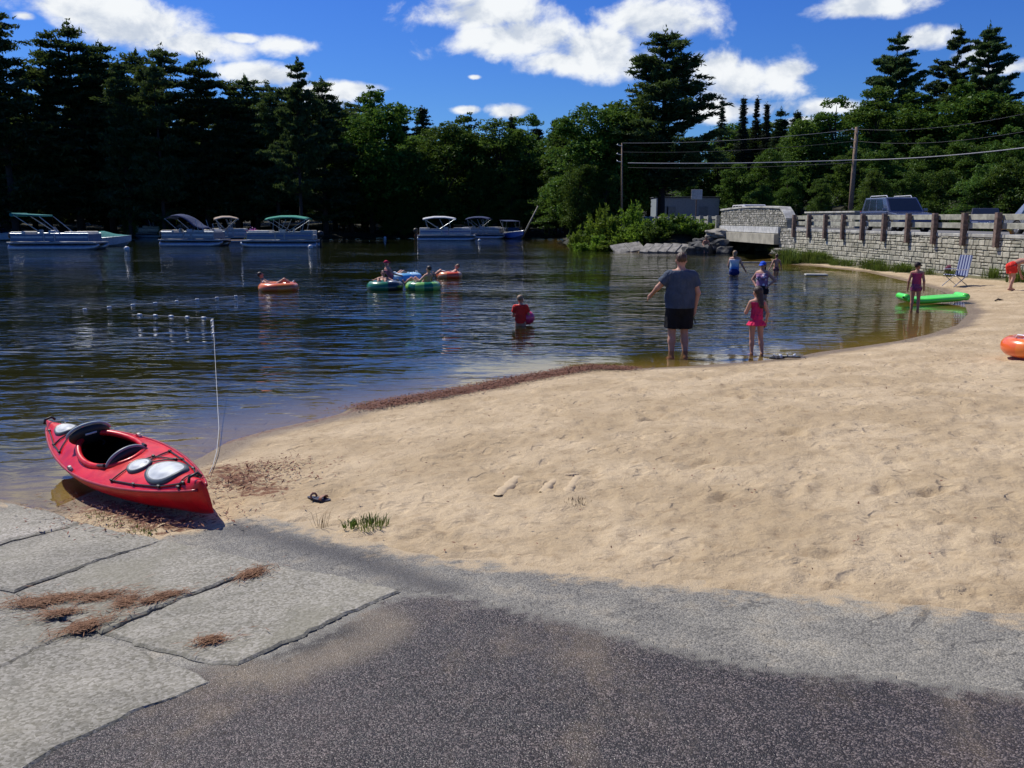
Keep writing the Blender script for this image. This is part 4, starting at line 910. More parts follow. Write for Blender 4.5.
def cloth_mat(name, a, b=None, sc_=6):
    b = b or tuple(x*.8 for x in a); g = G(name); p = g.coord(); n = g.noise(p, sc_, 5, .6, .5); w_ = g.noise(g.map(p, (3,3,1.2)), 4, 3, .5, .8)
    return g.pbr(g.mix(g.step(n, .4, .6), a, b), .85, g.bump(w_, .9, .05), spec=.25)
def person(loc, rz, h, label, pose=None, fat=1.0, kid=0.0, skin=None, hair='short', hmat=None, clothes=(), cap=None, res=.011, hand_curl=.6, fem=0, group=None, belly=0.0, face=True):
    """standing pose in a 1.75 m frame, facing +Y; pose overrides joints; everything is scaled to height h"""
    s = h/1.75; skin = skin or SKIN; k_ = kid
    J = dict(pel=(0,0,.94), wai=(0,.0,1.10), che=(0,0,1.30), nek=(0,-.01,1.455), hed=(0,.015,1.635),
             shL=(-.17,0,1.415), elL=(-.235,-.03,1.13), wrL=(-.25,.04,.885), shR=(.17,0,1.415), elR=(.235,-.03,1.13), wrR=(.25,.04,.885),
             hiL=(-.088,0,.92), knL=(-.10,.03,.50), anL=(-.105,-.02,.085), hiR=(.088,0,.92), knR=(.10,.03,.50), anR=(.105,-.02,.085), toL=(-.12,.13,.03), toR=(.12,.13,.03), look=(0,1,0), hL=None, hR=None)
    J.update(pose or {}); V3 = {k: Vector(v) for k, v in J.items() if v is not None}
    f = fat; hr = 1+.22*k_                      # children: bigger head
    up = (V3['nek']-V3['pel']).normalized(); lk = V3['look'].normalized(); hc = V3['hed']; hup = (hc-V3['nek']).normalized()
    side = lk.cross(hup).normalized(); lk = hup.cross(side).normalized()
    def hp(a, b, c): return hc+side*a*hr+lk*b*hr+hup*c*hr
    ax = 1 if abs(up.z) > .7 else 2              # axis squashed to flatten the torso
    def torso(P, g=0.0, z0=None):
        d = cap_(P, V3['pel'], V3['wai'], .155*f+g, .132*f+g+belly*.5, (ax,.70+.12*(f-1)))
        d = smin(d, cap_(P, V3['wai'], V3['che'], .132*f+g+belly*.5, .155*f+g, (ax,.66+.15*(f-1))), .06)
        d = smin(d, cap_(P, V3['shL'].lerp(V3['shR'], .18), V3['shL'].lerp(V3['shR'], .82), .072*f+g, .072*f+g), .08)
        if belly: d = smin(d, ell_(P, tuple(V3['wai'].lerp(V3['pel'], .35)+Vector((0,.07,0))), (.19*f+g,.13*f+g,.17+g)), .06)
        if fem:
            for q in (-.075,.075): d = smin(d, ell_(P, tuple(V3['che']+Vector((q,.09,-.01))), (.07+g,.06+g,.065+g)), .04)
        return d
    def body(P):
        d = torso(P)
        d = smin(d, cap_(P, V3['che'].lerp(V3['nek'], .7), hc-hup*.06, .060*(.7+.3*f), .052*(.7+.3*f)), .05)
        # head: cranium, jaw, nose, ears
        hd = smin(ell_(P, hp(0,-.012,.03), (.078*hr,.094*hr,.092*hr)), cap_(P, hp(0,.012,-.035), hp(0,.05,-.075), .058*hr, .030*hr), .05)
        hd = smin(hd, cap_(P, hp(0,.088,.02), hp(0,.108,-.022), .009*hr, .016*hr), .015)
        for q in (-1, 1): hd = smin(hd, ell_(P, hp(q*.080,-.005,-.005), (.014*hr,.022*hr,.032*hr)), .008)
        d = smin(d, hd, .025)
        for L in 'LR':
            sh, el, wr = V3['sh'+L], V3['el'+L], V3['wr'+L]; a_ = .75+.25*f
            arm = smin(cap_(P, sh, el, .056*a_, .042*a_), cap_(P, el, wr, .042*a_, .027*a_), .02)
            hdv = (V3['h'+L]-wr).normalized() if 'h'+L in V3 else (wr-el).normalized()
            arm = smin(arm, cap_(P, wr, wr+hdv*.075, .027, .034, None), .02); d = smin(d, arm, .03)
            hi, kn, an, to = V3['hi'+L], V3['kn'+L], V3['an'+L], V3['to'+L]; b_ = .72+.28*f
            leg = smin(cap_(P, hi, kn, .092*b_, .058*b_), cap_(P, kn, kn.lerp(an, .4), .056*b_, .058*b_), .025); leg = smin(leg, cap_(P, kn.lerp(an, .35), an, .058*b_, .036), .02)
            leg = smin(leg, cap_(P, an-Vector((0,.0,.03))+(an-to).normalized()*.03, to, .038, .030), .03); d = smin(d, leg, .03)
        return d
    pts = [V3[k] for k in V3 if k != 'look']; lo = [min(p[i] for p in pts)-.24-.1*f for i in range(3)]; hi_ = [max(p[i] for p in pts)+.24+.1*f for i in range(3)]
    hh = res/s
    V, Fq = surface_nets(body, lo, hi_, hh)
    # fingers: five tapering, curled chains rooted in each palm
    fm = MB()
    for L in 'LR':
        el, wr = V3['el'+L], V3['wr'+L]; hv = (V3['h'+L]-wr).normalized() if 'h'+L in V3 else (wr-el).normalized(); sg = -1 if L == 'L' else 1
        fwd = Vector((0,1,0)); acr = (fwd-hv*fwd.dot(hv)); acr = acr.normalized() if acr.length > .1 else Vector((1,0,0)); inn = hv.cross(acr).normalized()
        if inn.dot(Vector((-sg,0,0))) < 0: inn = -inn
        for q, ln in ((-.030,.062),(-.010,.075),(.011,.08),(.031,.072)):
            b0 = wr+hv*.075+acr*q; d1 = (hv+inn*.25*hand_curl).normalized(); d2 = (hv+inn*1.1*hand_curl).normalized()
            fm.tube([b0, b0+hv*.02, b0+hv*.02+d1*ln*.5, b0+hv*.02+d1*ln*.5+d2*ln*.5], [.011,.010,.009,.0065], 6)
        t0 = wr+hv*.03+acr*.028; t1 = (hv*.7+acr*.8+inn*.3).normalized(); t2 = (hv+acr*.25+inn*.5).normalized(); fm.tube([t0, t0+t1*.035, t0+t1*.035+t2*.035], [.013,.011,.008], 6)
    nV = len(V); Vf = np.array(fm.v); quads_ = [tuple(i+nV for i in q) for q in fm.f]
    me = bpy.data.meshes.new('person'); me.from_pydata(np.concatenate([V, Vf]).tolist(), [], Fq.tolist()+quads_); me.materials.append(skin)
    me.polygons.foreach_set('use_smooth', [True]*len(me.polygons)); me.update()
    root = link('person', me); root.location = loc; root.rotation_euler = (0,0,rz); root.scale = (s,s,s); tag(root, label, 'person', group)
    def part(name, fn, mat, pad=.0):
        v_, f_ = surface_nets(fn, lo, hi_, hh)
        if len(v_) == 0: return None
        o_ = npmesh(name, v_, f_, mat, root, True); return o_
    for c_ in clothes:
        kind, mat = c_[0], c_[1]; g = c_[2] if len(c_) > 2 else .016
        if kind in ('shirt', 'tank'):
            slv = .62 if kind == 'shirt' else 0; low = c_[3] if len(c_) > 3 else .02
            def fn(P):
                d = torso(P, g)
                n_ = up; q = (P-np.array(V3['pel']))@np.array(n_)
                fall = cap_(P, V3['che'], V3['pel']-up*.25, .155*f+g+belly*.4, .165*f+g+.01+belly*.3, (ax,.68+.2*(f-1)))
                if kind == 'shirt': d = smin(d, fall, .03)
                d = smin(d, cap_(P, V3['shL'].lerp(V3['shR'], .2), V3['shL'].lerp(V3['shR'], .8), .070*f+g, .070*f+g), .05)
                for L in 'LR':
                    if slv:
                        e_ = V3['sh'+L].lerp(V3['el'+L], slv); d = smin(d, cap_(P, V3['sh'+L], e_, .062*(.75+.25*f)+g, .062*(.75+.25*f)+g+.012, None, True), .03)
                if kind == 'shirt': d = smin(d, cap_(P, V3['che'].lerp(V3['nek'], .6), V3['nek'], .085*(.6+.4*f)+g, .066*(.6+.4*f)+g), .05); d = smin(d, cap_(P, V3['shL'], V3['shR'], .060*(.7+.3*f)+g, .060*(.7+.3*f)+g), .04)
                nk = (P-np.array(V3['nek']))@np.array(n_)
                top = 0.03 if kind == 'shirt' else -.05
                d = np.maximum(d, nk-top-.0); d = np.maximum(d, -(q-low))
                return d
            part('shirt' if kind == 'shirt' else c_[4] if len(c_) > 4 else 'tank_top', fn, mat)
        elif kind in ('shorts', 'trunks', 'skirt'):
            ext = dict(shorts=.62, trunks=.30, skirt=.32)[kind] if len(c_) < 4 else c_[3]; top = .10
            def fn(P):
                d = cap_(P, V3['pel']-up*.02, V3['wai'], .158*f+g, .14*f+g+belly*.3, (ax,.72+.12*(f-1)))
                q = (P-np.array(V3['pel']))@np.array(up); d = np.maximum(d, q-top)
                if kind == 'skirt': d = smin(d, np.maximum(cap_(P, V3['pel'], V3['pel']-up*.16, .16*f+g, .25*f+g+.02, (ax,.8)), -(q+.15)), .03)
                else:
                    for L in 'LR':
                        e_ = V3['hi'+L].lerp(V3['kn'+L], ext); r0 = .092*(.72+.28*f)+g; d = smin(d, cap_(P, V3['hi'+L], e_, r0+.01, r0+(.012 if kind == 'shorts' else .0), None, True), .035)
                return d
            part({'shorts':'shorts','trunks':'swim_trunks','skirt':'swim_skirt'}[kind], fn, mat)
        elif kind == 'swimsuit':
            def fn(P):
                d = torso(P, g*.6); q = (P-np.array(V3['nek']))@np.array(up); d = np.maximum(d, q+.06)
                for L in 'LR': d = np.maximum(d, -(np.linalg.norm(P-np.array(V3['sh'+L]), axis=-1)-.085))
                for L in 'LR': d = smin(d, np.maximum(cap_(P, V3['hi'+L], V3['hi'+L].lerp(V3['kn'+L], .12), .098*(.72+.28*f), .095*(.72+.28*f)), -.5), .02)
                return d
            part('swimsuit', fn, mat)
    # hair
    hm = hmat or HB
    def hfn(P):
        d = ell_(P, hp(0,-.022,.042), (.088*hr,.098*hr,.094*hr))
        cut = -((P-np.array(hp(0,.045,-.005)))@np.array((hup*.55-lk*.8).normalized())); d = np.maximum(d, cut)
        if hair == 'short': d = np.maximum(d, -((P-np.array(hp(0,0,-.055)))@np.array(hup)))
        if hair == 'bob': d = smin(d, np.maximum(cap_(P, hp(0,-.04,.02), hp(0,-.05,-.09), .085*hr, .075*hr, None), cut), .03)
        if hair == 'long': d = smin(d, cap_(P, hp(0,-.055,.03), hp(0,-.105,-.30), .075*hr, .050*hr), .05)
        if hair == 'pony': d = smin(d, cap_(P, hp(0,-.10,.03), hp(0,-.15,-.16), .03*hr, .022*hr), .03)
        return d+.004*np.sin(P[...,0]*160)*np.sin(P[...,2]*40)
    if hair: part('hair', hfn, hm)
    if face:
        for q in (-1, 1):
            m = MB(); m.sphere(hp(q*.032,.082,.012), .011*hr, 6); m.build('eye', EYE, root, True)
        m = MB(); m.tube([hp(-.024,.083,-.055), hp(0,.092,-.053), hp(.024,.083,-.055)], [.003,.006,.003], 6); m.build('mouth', LIP, root, True)
    if cap:
        def cfn(P):
            d = ell_(P, hp(0,-.012,.045), (.096*hr,.108*hr,.098*hr)); d = np.maximum(d, -((P-np.array(hp(0,0,.035)))@np.array(hup)))
            br_ = np.maximum(ell_(P, hp(0,.085,.045), (.075*hr,.095*hr,.2)), np.abs((P-np.array(hp(0,.1,.045)))@np.array((hup+lk*.18).normalized()))-.008)
            return np.minimum(d, br_)
        part('cap', cfn, cap)
    return root
def stand(px, py, depth=None):
    p_ = at(px, py, 0); return (p_.x, p_.y, -depth if depth is not None else h1(p_.x, p_.y))
TEE = cloth_mat('grey_blue_tshirt', (.066,.088,.125), (.050,.068,.10)); BLKC = cloth_mat('black_cloth', (.010,.010,.013)); PNK = cloth_mat('pink_cloth', (.55,.03,.12), (.48,.02,.09)); RED = cloth_mat('red_cloth', (.85,.045,.03))
# the man, back to us
L_ = stand(678.5, 350.5, .19)
man = person(L_, R(4), 1.82, 'big man in grey blue T-shirt and black shorts standing in the shallows, back turned',
  dict(shL=(-.185,0,1.40), shR=(.185,0,1.40), elL=(-.36,.06,1.20), wrL=(-.41,.22,1.09), elR=(.285,.0,1.12), wrR=(.26,.05,.87), hL=(-.45,.28,1.03), hiL=(-.095,0,.90), hiR=(.095,0,.90), knL=(-.115,.03,.50), knR=(.095,.05,.50), anL=(-.12,-.02,.085), anR=(.11,-.02,.085), toL=(-.15,.13,.03), toR=(.14,.13,.03), look=(.05,1,-.12)),
  fat=1.2, belly=.05, hair='short', hmat=HB, clothes=[('shirt', TEE, .020, -.06), ('shorts', BLKC, .026, .86)], res=.010)
m = MB(); hpnt = man.matrix_basis @ Vector((.265,.06,.80)); 
for q in (-.022,.022): m.tube([(q+.024*math.cos(a), 0, .021*math.sin(a)) for a in np.linspace(0,2*PI,13)[:-1]], .003, 5, closed=True); m.box((q,0,0), (.040,.003,.034), None, 0, .001)
m.tube([(.045,0,.008),(.05,-.05,.0),(.05,-.12,-.01)], .003, 5); m.tube([(-.045,0,.008),(-.05,-.05,.0),(-.05,-.12,-.01)], .003, 5)
o = m.build('sunglasses', M('black_plastic', (.012,.012,.013), .3)); o.location = hpnt+Vector((.0,-.01,-.14)); o.rotation_euler = (R(75), R(70), 0); tag(o, 'dark sunglasses dangling from the right hand of the big man', 'sunglasses')
# the girl
L_ = stand(755, 352.5, .07)
girl = person(L_, R(-2), 1.17, 'girl with long dark hair in a pink swimsuit standing right of the big man',
  dict(shL=(-.15,0,1.36), shR=(.15,0,1.36), elL=(-.245,.06,1.10), wrL=(-.14,.17,1.30), elR=(.25,-.03,1.10), wrR=(.235,.03,.87), hL=(-.10,.2,1.36), nek=(0,-.01,1.42), hed=(-.01,.02,1.60), look=(-.5,.85,-.25), knL=(-.085,.03,.48), anL=(-.085,-.02,.085), knR=(.12,.03,.48), anR=(.16,-.03,.085), toR=(.20,.12,.03)),
  fat=.86, kid=.75, hair='long', hmat=HD, skin=SKIN, clothes=[('tank', PNK, .010, .08, 'swim_top'), ('skirt', cloth_mat('bright_pink_cloth', (.75,.03,.12), (.7,.02,.10)), .012)], res=.009)
girl.scale = (girl.scale[0]*1.05,)*2+(girl.scale[2],)
# woman in cap
g = G('pink_white_top'); p = g.coord(); sp = g.step(g.voro(p, 9), .30, .38); g.pbr(g.mix(sp, (.85,.72,.76), (.30,.14,.26)), .85); TOPW = g.m
L_ = stand(761.5, 297.5, .62)
person(L_, R(140), 1.62, 'woman in bright blue cap and pink white tank top, hands on hips in water',
  dict(elL=(-.36,-.10,1.20), wrL=(-.19,.02,1.02), elR=(.36,-.10,1.20), wrR=(.19,.02,1.02), hL=(-.12,.06,.96), hR=(.12,.06,.96), look=(.1,1,-.1)),
  fat=1.12, fem=1, hair='bob', hmat=HD, clothes=[('tank', TOPW, .014, .02), ('shorts', BLKC, .016, .35)], cap=cloth_mat('blue_cap_cloth', (.02,.10,.62), (.02,.08,.5)), res=.011)
g = G('tie_dye'); p = g.coord(); sp = g.n('ShaderNodeSeparateXYZ'); g.set(sp.inputs[0], p); zz = g.math('ADD', sp.outputs[2], g.math('MULTIPLY', g.noise(p, 7, 3), .35)); g.pbr(g.ramp(g.step(zz, 1.05, 1.6, smooth=False), [(0,(.02,.05,.30)),(.35,(.08,.22,.55)),(.6,(.60,.72,.70)),(.8,(.85,.80,.80))]), .85); TIE = g.m
L_ = stand(734, 275.5, .72)
person(L_, R(-20), 1.68, 'light haired woman in a white and blue tie dye tank top wading away', dict(elR=(.32,.02,1.16), wrR=(.42,.14,.96), elL=(-.24,.05,1.15), wrL=(-.2,.2,.98)), fat=1.15, hair='bob', hmat=HL, clothes=[('tank', TIE, .018, -.02), ('trunks', cloth_mat('navy_cloth', (.02,.03,.16)), .014)], res=.013)
L_ = stand(776, 272.5, .48)
person(L_, R(10), 1.22, 'small child with bare back wading toward the grassy bank by the bridge', dict(elL=(-.30,.0,1.14), wrL=(-.40,.02,.93), elR=(.28,.0,1.14), wrR=(.34,.04,.92)), kid=.6, fat=.9, hair='short', hmat=HB, skin=SKIN, clothes=[('trunks', cloth_mat('brown_pink_cloth', (.30,.12,.12), (.10,.05,.06), 14), .012)], res=.012)
# child in red with the pink ball
L_ = stand(520.5, 326, .52)
person(L_, R(75-90+10), 1.14, 'small blond child in a wet red shirt standing waist deep holding a pink ball', dict(elR=(.27,.05,1.14), wrR=(.16,.26,1.10), elL=(-.24,.06,1.12), wrL=(.0,.27,1.12), look=(.6,.8,0)), kid=.8, fat=.95, hair='short', hmat=HL, skin=SKIN, clothes=[('shirt', RED, .014, -.05)], res=.010)
BP = bpy.data.objects[-1] if False else None
m = MB(); m.sphere((0,0,0), .145, 12); o = m.build('beach_ball', M('pink_plastic', (.70,.04,.14), .3, coat=.5), smooth=True)
P_ = stand(527.5, 319.5, 0); o.location = (at(528,326,0).x, at(528,326,0).y+.12, .16); tag(o, 'pink ball held against the small child in red', 'ball')
# boy in cap
L_ = stand(914.5, 308.5, .12)
person(L_, R(-25), 1.24, 'child in dark cap and pink swimwear standing by the lime green float', dict(elL=(-.25,-.02,1.12), wrL=(-.27,.05,.88), look=(.6,.7,-.1)), kid=.6, fat=.95, hair='short', hmat=HD, skin=SKIN2, clothes=[('tank', cloth_mat('rose_cloth', (.50,.06,.14), (.42,.05,.12)), .010, .04, 'swim_top'), ('trunks', cloth_mat('plum_cloth', (.20,.05,.14), (.35,.08,.16), 14), .012)], cap=cloth_mat('dark_cap_cloth', (.015,.012,.018)), res=.010)
# bending child at the right edge
g1 = gp(1010.5, 290.5)
person((g1.x, g1.y, g1.z-.01), R(-78), 1.48, 'child in red shorts bending over at the right edge of the beach', dict(pel=(0,-.05,.86), wai=(0,.08,.93), che=(0,.27,1.0), nek=(0,.42,1.04), hed=(0,.56,1.02), look=(0,.6,-1), shL=(-.16,.36,1.03), shR=(.16,.36,1.03), elL=(-.2,.42,.76), wrL=(-.16,.50,.52), elR=(.2,.42,.76), wrR=(.16,.50,.52), hiL=(-.09,-.06,.84), hiR=(.09,-.06,.84), knL=(-.11,.06,.47), knR=(.11,-.02,.47), anL=(-.12,.12,.085), anR=(.12,-.16,.085), toL=(-.13,.26,.03), toR=(.13,-.02,.03)), kid=.5, fat=.95, hair='short', hmat=HD, clothes=[('shorts', RED, .022, .6)], res=.011)
# person sitting on the rocks
x_ = xat(705, 58.6, .6)
person((x_, 58.3, yat(252,58.3)-.32), R(170), 1.5, 'bare chested person sitting on the dark boulders beside the bridge', dict(pel=(0,0,.70), wai=(0,.03,.86), che=(0,.08,1.06), nek=(0,.12,1.2), hed=(0,.17,1.37), shL=(-.17,.1,1.17), shR=(.17,.1,1.17), elL=(-.24,.2,.93), wrL=(-.15,.4,.82), elR=(.24,.2,.93), wrR=(.15,.4,.82), hiL=(-.09,.02,.68), hiR=(.09,.02,.68), knL=(-.13,.42,.78), knR=(.13,.42,.78), anL=(-.12,.5,.38), anR=(.12,.5,.38), toL=(-.13,.64,.33), toR=(.13,.64,.33)), hair='short', skin=SKIN2, clothes=[('trunks', BLKC, .016)], res=.014, face=False)
# ------------------------------------------------------------------ inflatables with their riders
def tube_ring(loc, R0, r0, mats, label, rz=0, tilt=(0,0), handles=True, cat='float tube'):
    o = thing('swim_ring', loc, rz, label, cat); o.rotation_euler = (tilt[0], tilt[1], rz); m = MB(); N = 40
    m.tube([(R0*math.cos(a), R0*math.sin(a), 0) for a in np.linspace(0,2*PI,N+1)[:-1]], [(r0*(1+.015*math.cos(i*PI)), r0) for i in range(N)], 16, closed=True); m.build('ring', mats[0], o, smooth=True)
    if handles:
        for a in (0, PI):
            c = Vector((math.cos(a)*R0, math.sin(a)*R0, r0)); m = MB(); m.tube([c+Vector((0,-.12,-.02)), c+Vector((0,-.08,.045)), c+Vector((0,.08,.045)), c+Vector((0,.12,-.02))], .012, 6); m.build('handle', mats[1], o, smooth=True)
    m = MB(); m.tube([(R0*.92, .2, r0*.9),(R0*.93,.21,r0*1.12)], .016, 8); m.build('valve', mats[1], o, smooth=True)
    return o
def ringmat(name, a, b, sc_=3.0):
    g = G(name); p = g.coord(); sp = g.n('ShaderNodeSeparateXYZ'); g.set(sp.inputs[0], p); an = g.math('ARCTAN2', sp.outputs[0], sp.outputs[1]); f = g.step(g.math('SINE', g.math('MULTIPLY', an, sc_)), -.05, .05); return g.pbr(g.mix(f, a, b), .28, coat=.5)
recl = dict(pel=(0,0,.0), wai=(0,-.09,.13), che=(0,-.19,.30), nek=(0,-.27,.46), hed=(0,-.27,.64), look=(0,1,.1), shL=(-.18,-.24,.42), shR=(.18,-.24,.42), elL=(-.36,-.12,.24), wrL=(-.45,.10,.18), elR=(.36,-.12,.24), wrR=(.45,.10,.18),
  hiL=(-.09,.03,.02), hiR=(.09,.03,.02), knL=(-.13,.42,.30), knR=(.13,.42,.30), anL=(-.14,.72,.10), anR=(.14,.72,.10), toL=(-.15,.80,.22), toR=(.15,.80,.22))
LEAN = dict(wai=(0,-.12,.08), che=(0,-.27,.18), nek=(0,-.37,.30), hed=(0,-.42,.47), shL=(-.18,-.33,.27), shR=(.18,-.33,.27), elL=(-.36,-.20,.20), elR=(.36,-.20,.20))
def rider(px, py, rz, h, label, ring, pose=None, **k):
    p_ = at(px, py, 0); ps = dict(recl); ps.update(pose or {}); return person((p_.x, p_.y, .07), rz, h*1.08, label, ps, res=.013, **k)
GRN = ringmat('green_black_vinyl', (.015,.16,.06), (.012,.02,.022), 1); GR2 = ringmat('green_lime_vinyl', (.01,.17,.06), (.25,.55,.10), 6); ORG = ringmat('orange_vinyl', (.85,.20,.02), (.80,.13,.02), 4); ORW = ringmat('orange_white_vinyl', (.85,.10,.02), (.85,.30,.10), 3); LBL = ringmat('pale_blue_vinyl', (.16,.50,.80), (.45,.70,.85), 5)
BKP = M('black_rubber', (.015,.015,.016), .5)
P_ = at(383, 291, 0); tube_ring((P_.x, P_.y+.5, .10), .40, .18, (GRN, BKP), 'big dark green ring floating leftmost of the group of three rings', .3)
rider(383, 291-2.5, R(185), 1.35, 'person lying low in the dark green ring, leftmost of three', None, LEAN, hair='short', hmat=HD, skin=SKIN2, clothes=[('trunks', BLKC, .014)], face=False)
P_ = at(422, 291, 0); tube_ring((P_.x, P_.y+.45, .10), .40, .17, (GR2, BKP), 'green and lime ring on the right of the group of three rings', 1.2)
rider(423, 289, R(60), 1.4, 'dark haired child sitting in the green and lime ring with legs over its side', None, None, hair='short', hmat=HD, skin=SKIN, clothes=[('trunks', cloth_mat('patterned_trunks', (.6,.5,.5), (.5,.05,.08), 20), .014)])
P_ = at(402, 281, 0); tube_ring((P_.x+.1, P_.y+.3, .10), .42, .18, (LBL, WHT), 'pale blue ring floating behind the two green rings', .5)
rider(393, 281, R(-60), 1.4, 'person in a crimson bathing cap leaning on the pale blue ring', None, None, hair=None, cap=cloth_mat('crimson_cap', (.60,.02,.08)), clothes=[('tank', cloth_mat('pink_top', (.6,.2,.25)), .012, .05)])
P_ = at(449, 278.5, 0); tube_ring((P_.x, P_.y+.3, .09), .34, .15, (ORW, WHT), 'two tone red orange ring, farthest of the rings, right of the green pair', .9)
rider(449, 278, R(100), 1.2, 'small child lying across the two tone red orange ring', None, LEAN, kid=.5, hair='short', hmat=HL, skin=SKIN, clothes=[('trunks', RED, .014)], face=False)
P_ = at(275, 291.5, 0); tube_ring((P_.x, P_.y+.45, .08), .46, .165, (ORG, WHT), 'orange ring floating alone below the green roofed pontoon boat', .2)
rider(273, 290, R(-80), 1.35, 'dark haired person lying back in the lone orange ring', None, LEAN, hair='short', hmat=HD, skin=SKIN2, clothes=[('trunks', cloth_mat('orange_cloth', (.6,.15,.03)), .014)], face=False)
# ------------------------------------------------------------------ kayak
KR = M('kayak_red', (.68,.008,.014), .36, 0, .10, var=.16, sc_=5, spec=.3, bump=.12); KB = M('kayak_black', (.012,.012,.013), .5, sc_=9); KG = M('hatch_grey', (.50,.53,.54), .5, var=.15); KD = M('hatch_rim_dark', (.06,.075,.085), .5)
Pn = gp(217, 523); Pf = at(60, 427, .30); Pn.z = h1(Pn.x, Pn.y)
hd_ = Vector((Pf.x-Pn.x, Pf.y-Pn.y, 0)); KL = hd_.length+.05; ang_k = math.atan2(hd_.y, hd_.x)
kay = thing('kayak', (Pn.x, Pn.y, Pn.z+.02), 0, 'red sit inside kayak with grey oval hatch covers pulled half onto the sand', 'kayak')
kay.rotation_euler = Euler((R(-17), R(1.6), ang_k), 'XYZ')
def kb(t): return .312*max(0.0, math.sin(PI*min(1,max(0,(t*.99+.004)))))**.80*(1-.10*abs(t-.47)) + .008
def kzg(t): return .195+.10*abs(t-.5)**2.2*2.6+(.045 if False else 0)
def kzk(t): return .0+.17*max(0,(.10-t)/.10)**2*.35+.20*max(0,(t-.80)/.20)**2
def kcr(t): return .058+.045*math.exp(-((t-.70)/.13)**2)
def dz(x, y): t = min(1,max(0,x/KL)); b = kb(t); return kzg(t)+kcr(t)*max(0, 1-(abs(y)/b)**2.0)
NS, CX, CRX, CRY = 150, .525*KL, .42, .205
def ring_pts(t, k):            # hull, k in 0..1 from keel to seam
    b = kb(t); z0, z1 = kzk(t), kzg(t); a = k*PI/2; return b*math.sin(a)**(.70+.9*max(0,abs(t-.5)*2-.55)/.45), z0+(z1-z0)*(1-math.cos(a))**1.0
m = MB(); NK = 12; vs = []
def stemx(t, z): return t*KL + ((.0 if t > .5 else 0))
for i in range(NS+1):
    t = i/NS
    for j in range(-NK, NK+1):
        y, z = ring_pts(t, abs(j)/NK); vs.append((t*KL, math.copysign(y, j) if j else 0, z))
W_ = 2*NK+1; m.add(vs, [(i*W_+j, i*W_+j+1, (i+1)*W_+j+1, (i+1)*W_+j) for i in range(NS) for j in range(2*NK)]+[tuple(range(W_)), tuple(NS*W_+j for j in range(W_-1,-1,-1))]); m.build('hull', KR, kay, smooth='auto')
m = MB(); vs = []; ND = 20
for i in range(NS+1):
    t = i/NS; b = kb(t)
    for j in range(-ND, ND+1): y = b*j/ND; vs.append((t*KL, y, dz(t*KL, y)))
W_ = 2*ND+1; fs = []
for i in range(NS):
    for j in range(2*ND):
        x = (i+.5)/NS*KL; y = kb((i+.5)/NS)*((j+.5)/ND-1)
        if ((x-CX)/CRX)**2+(y/CRY)**2 > 1.0: fs.append((i*W_+j, i*W_+j+1, (i+1)*W_+j+1, (i+1)*W_+j))
m.add(vs, fs+[tuple(range(W_)), tuple(NS*W_+j for j in range(W_))]); m.build('deck', KR, kay, smooth=True)
m = MB(); m.tube([(CX+CRX*1.0*math.cos(a), CRY*1.0*math.sin(a), dz(CX+CRX*math.cos(a), CRY*math.sin(a))+.012+.02*math.cos(a)) for a in np.linspace(0,2*PI,49)[:-1]], (.024), 10, closed=True); m.build('cockpit_rim', KR, kay, smooth=True)
m = MB(); 
for s_ in (-1,1): m.tube([(t*KL, s_*(kb(t)+.002), kzg(t)) for t in np.linspace(.01,.99,60)], .011, 6)
m.build('seam', M('kayak_red_dark', (.40,.01,.02), .35), kay, smooth=True)
m = MB(); vs = []; NI = 30
for i in range(NI+1):
    t = .22+(.62)*i/NI
    for j in range(-8, 9): y, z = ring_pts(t, abs(j)/8*.93); vs.append((t*KL, math.copysign(y, j)*.93 if j else 0, z*.93+.018))
m.add(vs, [(i*17+j, i*17+j+1, (i+1)*17+j+1, (i+1)*17+j) for i in range(NI) for j in range(16)]); m.build('cockpit_shade', KB, kay, smooth=True)  # added black sheet: painted shade inside the red hull
# seat: pan and padded back; a grey tube paints the highlight along its top
m = MB(); m.box((CX-.10,0,.075), (.42,.36,.07), None, 0, .03); m.build('seat', KB, kay)
bk = []; m = MB(); rot = Euler((0, R(-24), 0))
m.sphere((CX-.30,0,.205), (.045,.165,.125), 12, 0, rot); sb = m.build('backrest', KB, kay, smooth=True)
m = MB(); m.tube([Vector((CX-.285,0,.205))+rot.to_matrix()@Vector((.0,.168*math.sin(a),.13*math.cos(a))) for a in np.linspace(-1.25,1.25,17)], .014, 6); m.build('backrest_highlight', M('highlight_grey', (.22,.25,.28), .5), sb, smooth=True)
for s_ in (-1,1):
    m = MB(); m.tube([(CX+.02,s_*.18,.20),(CX-.10,s_*.20,.235),(CX-.30,s_*.17,.26)], .016, 6); m.build('seat_strap', KB, kay)
    m = MB(); m.tube([(CX+.16, s_*.305, .19),(CX+.16, s_*.285, .19)], .05, 14); m.build('thigh_pad', M('grey_pad', (.35,.28,.28), .6), kay)
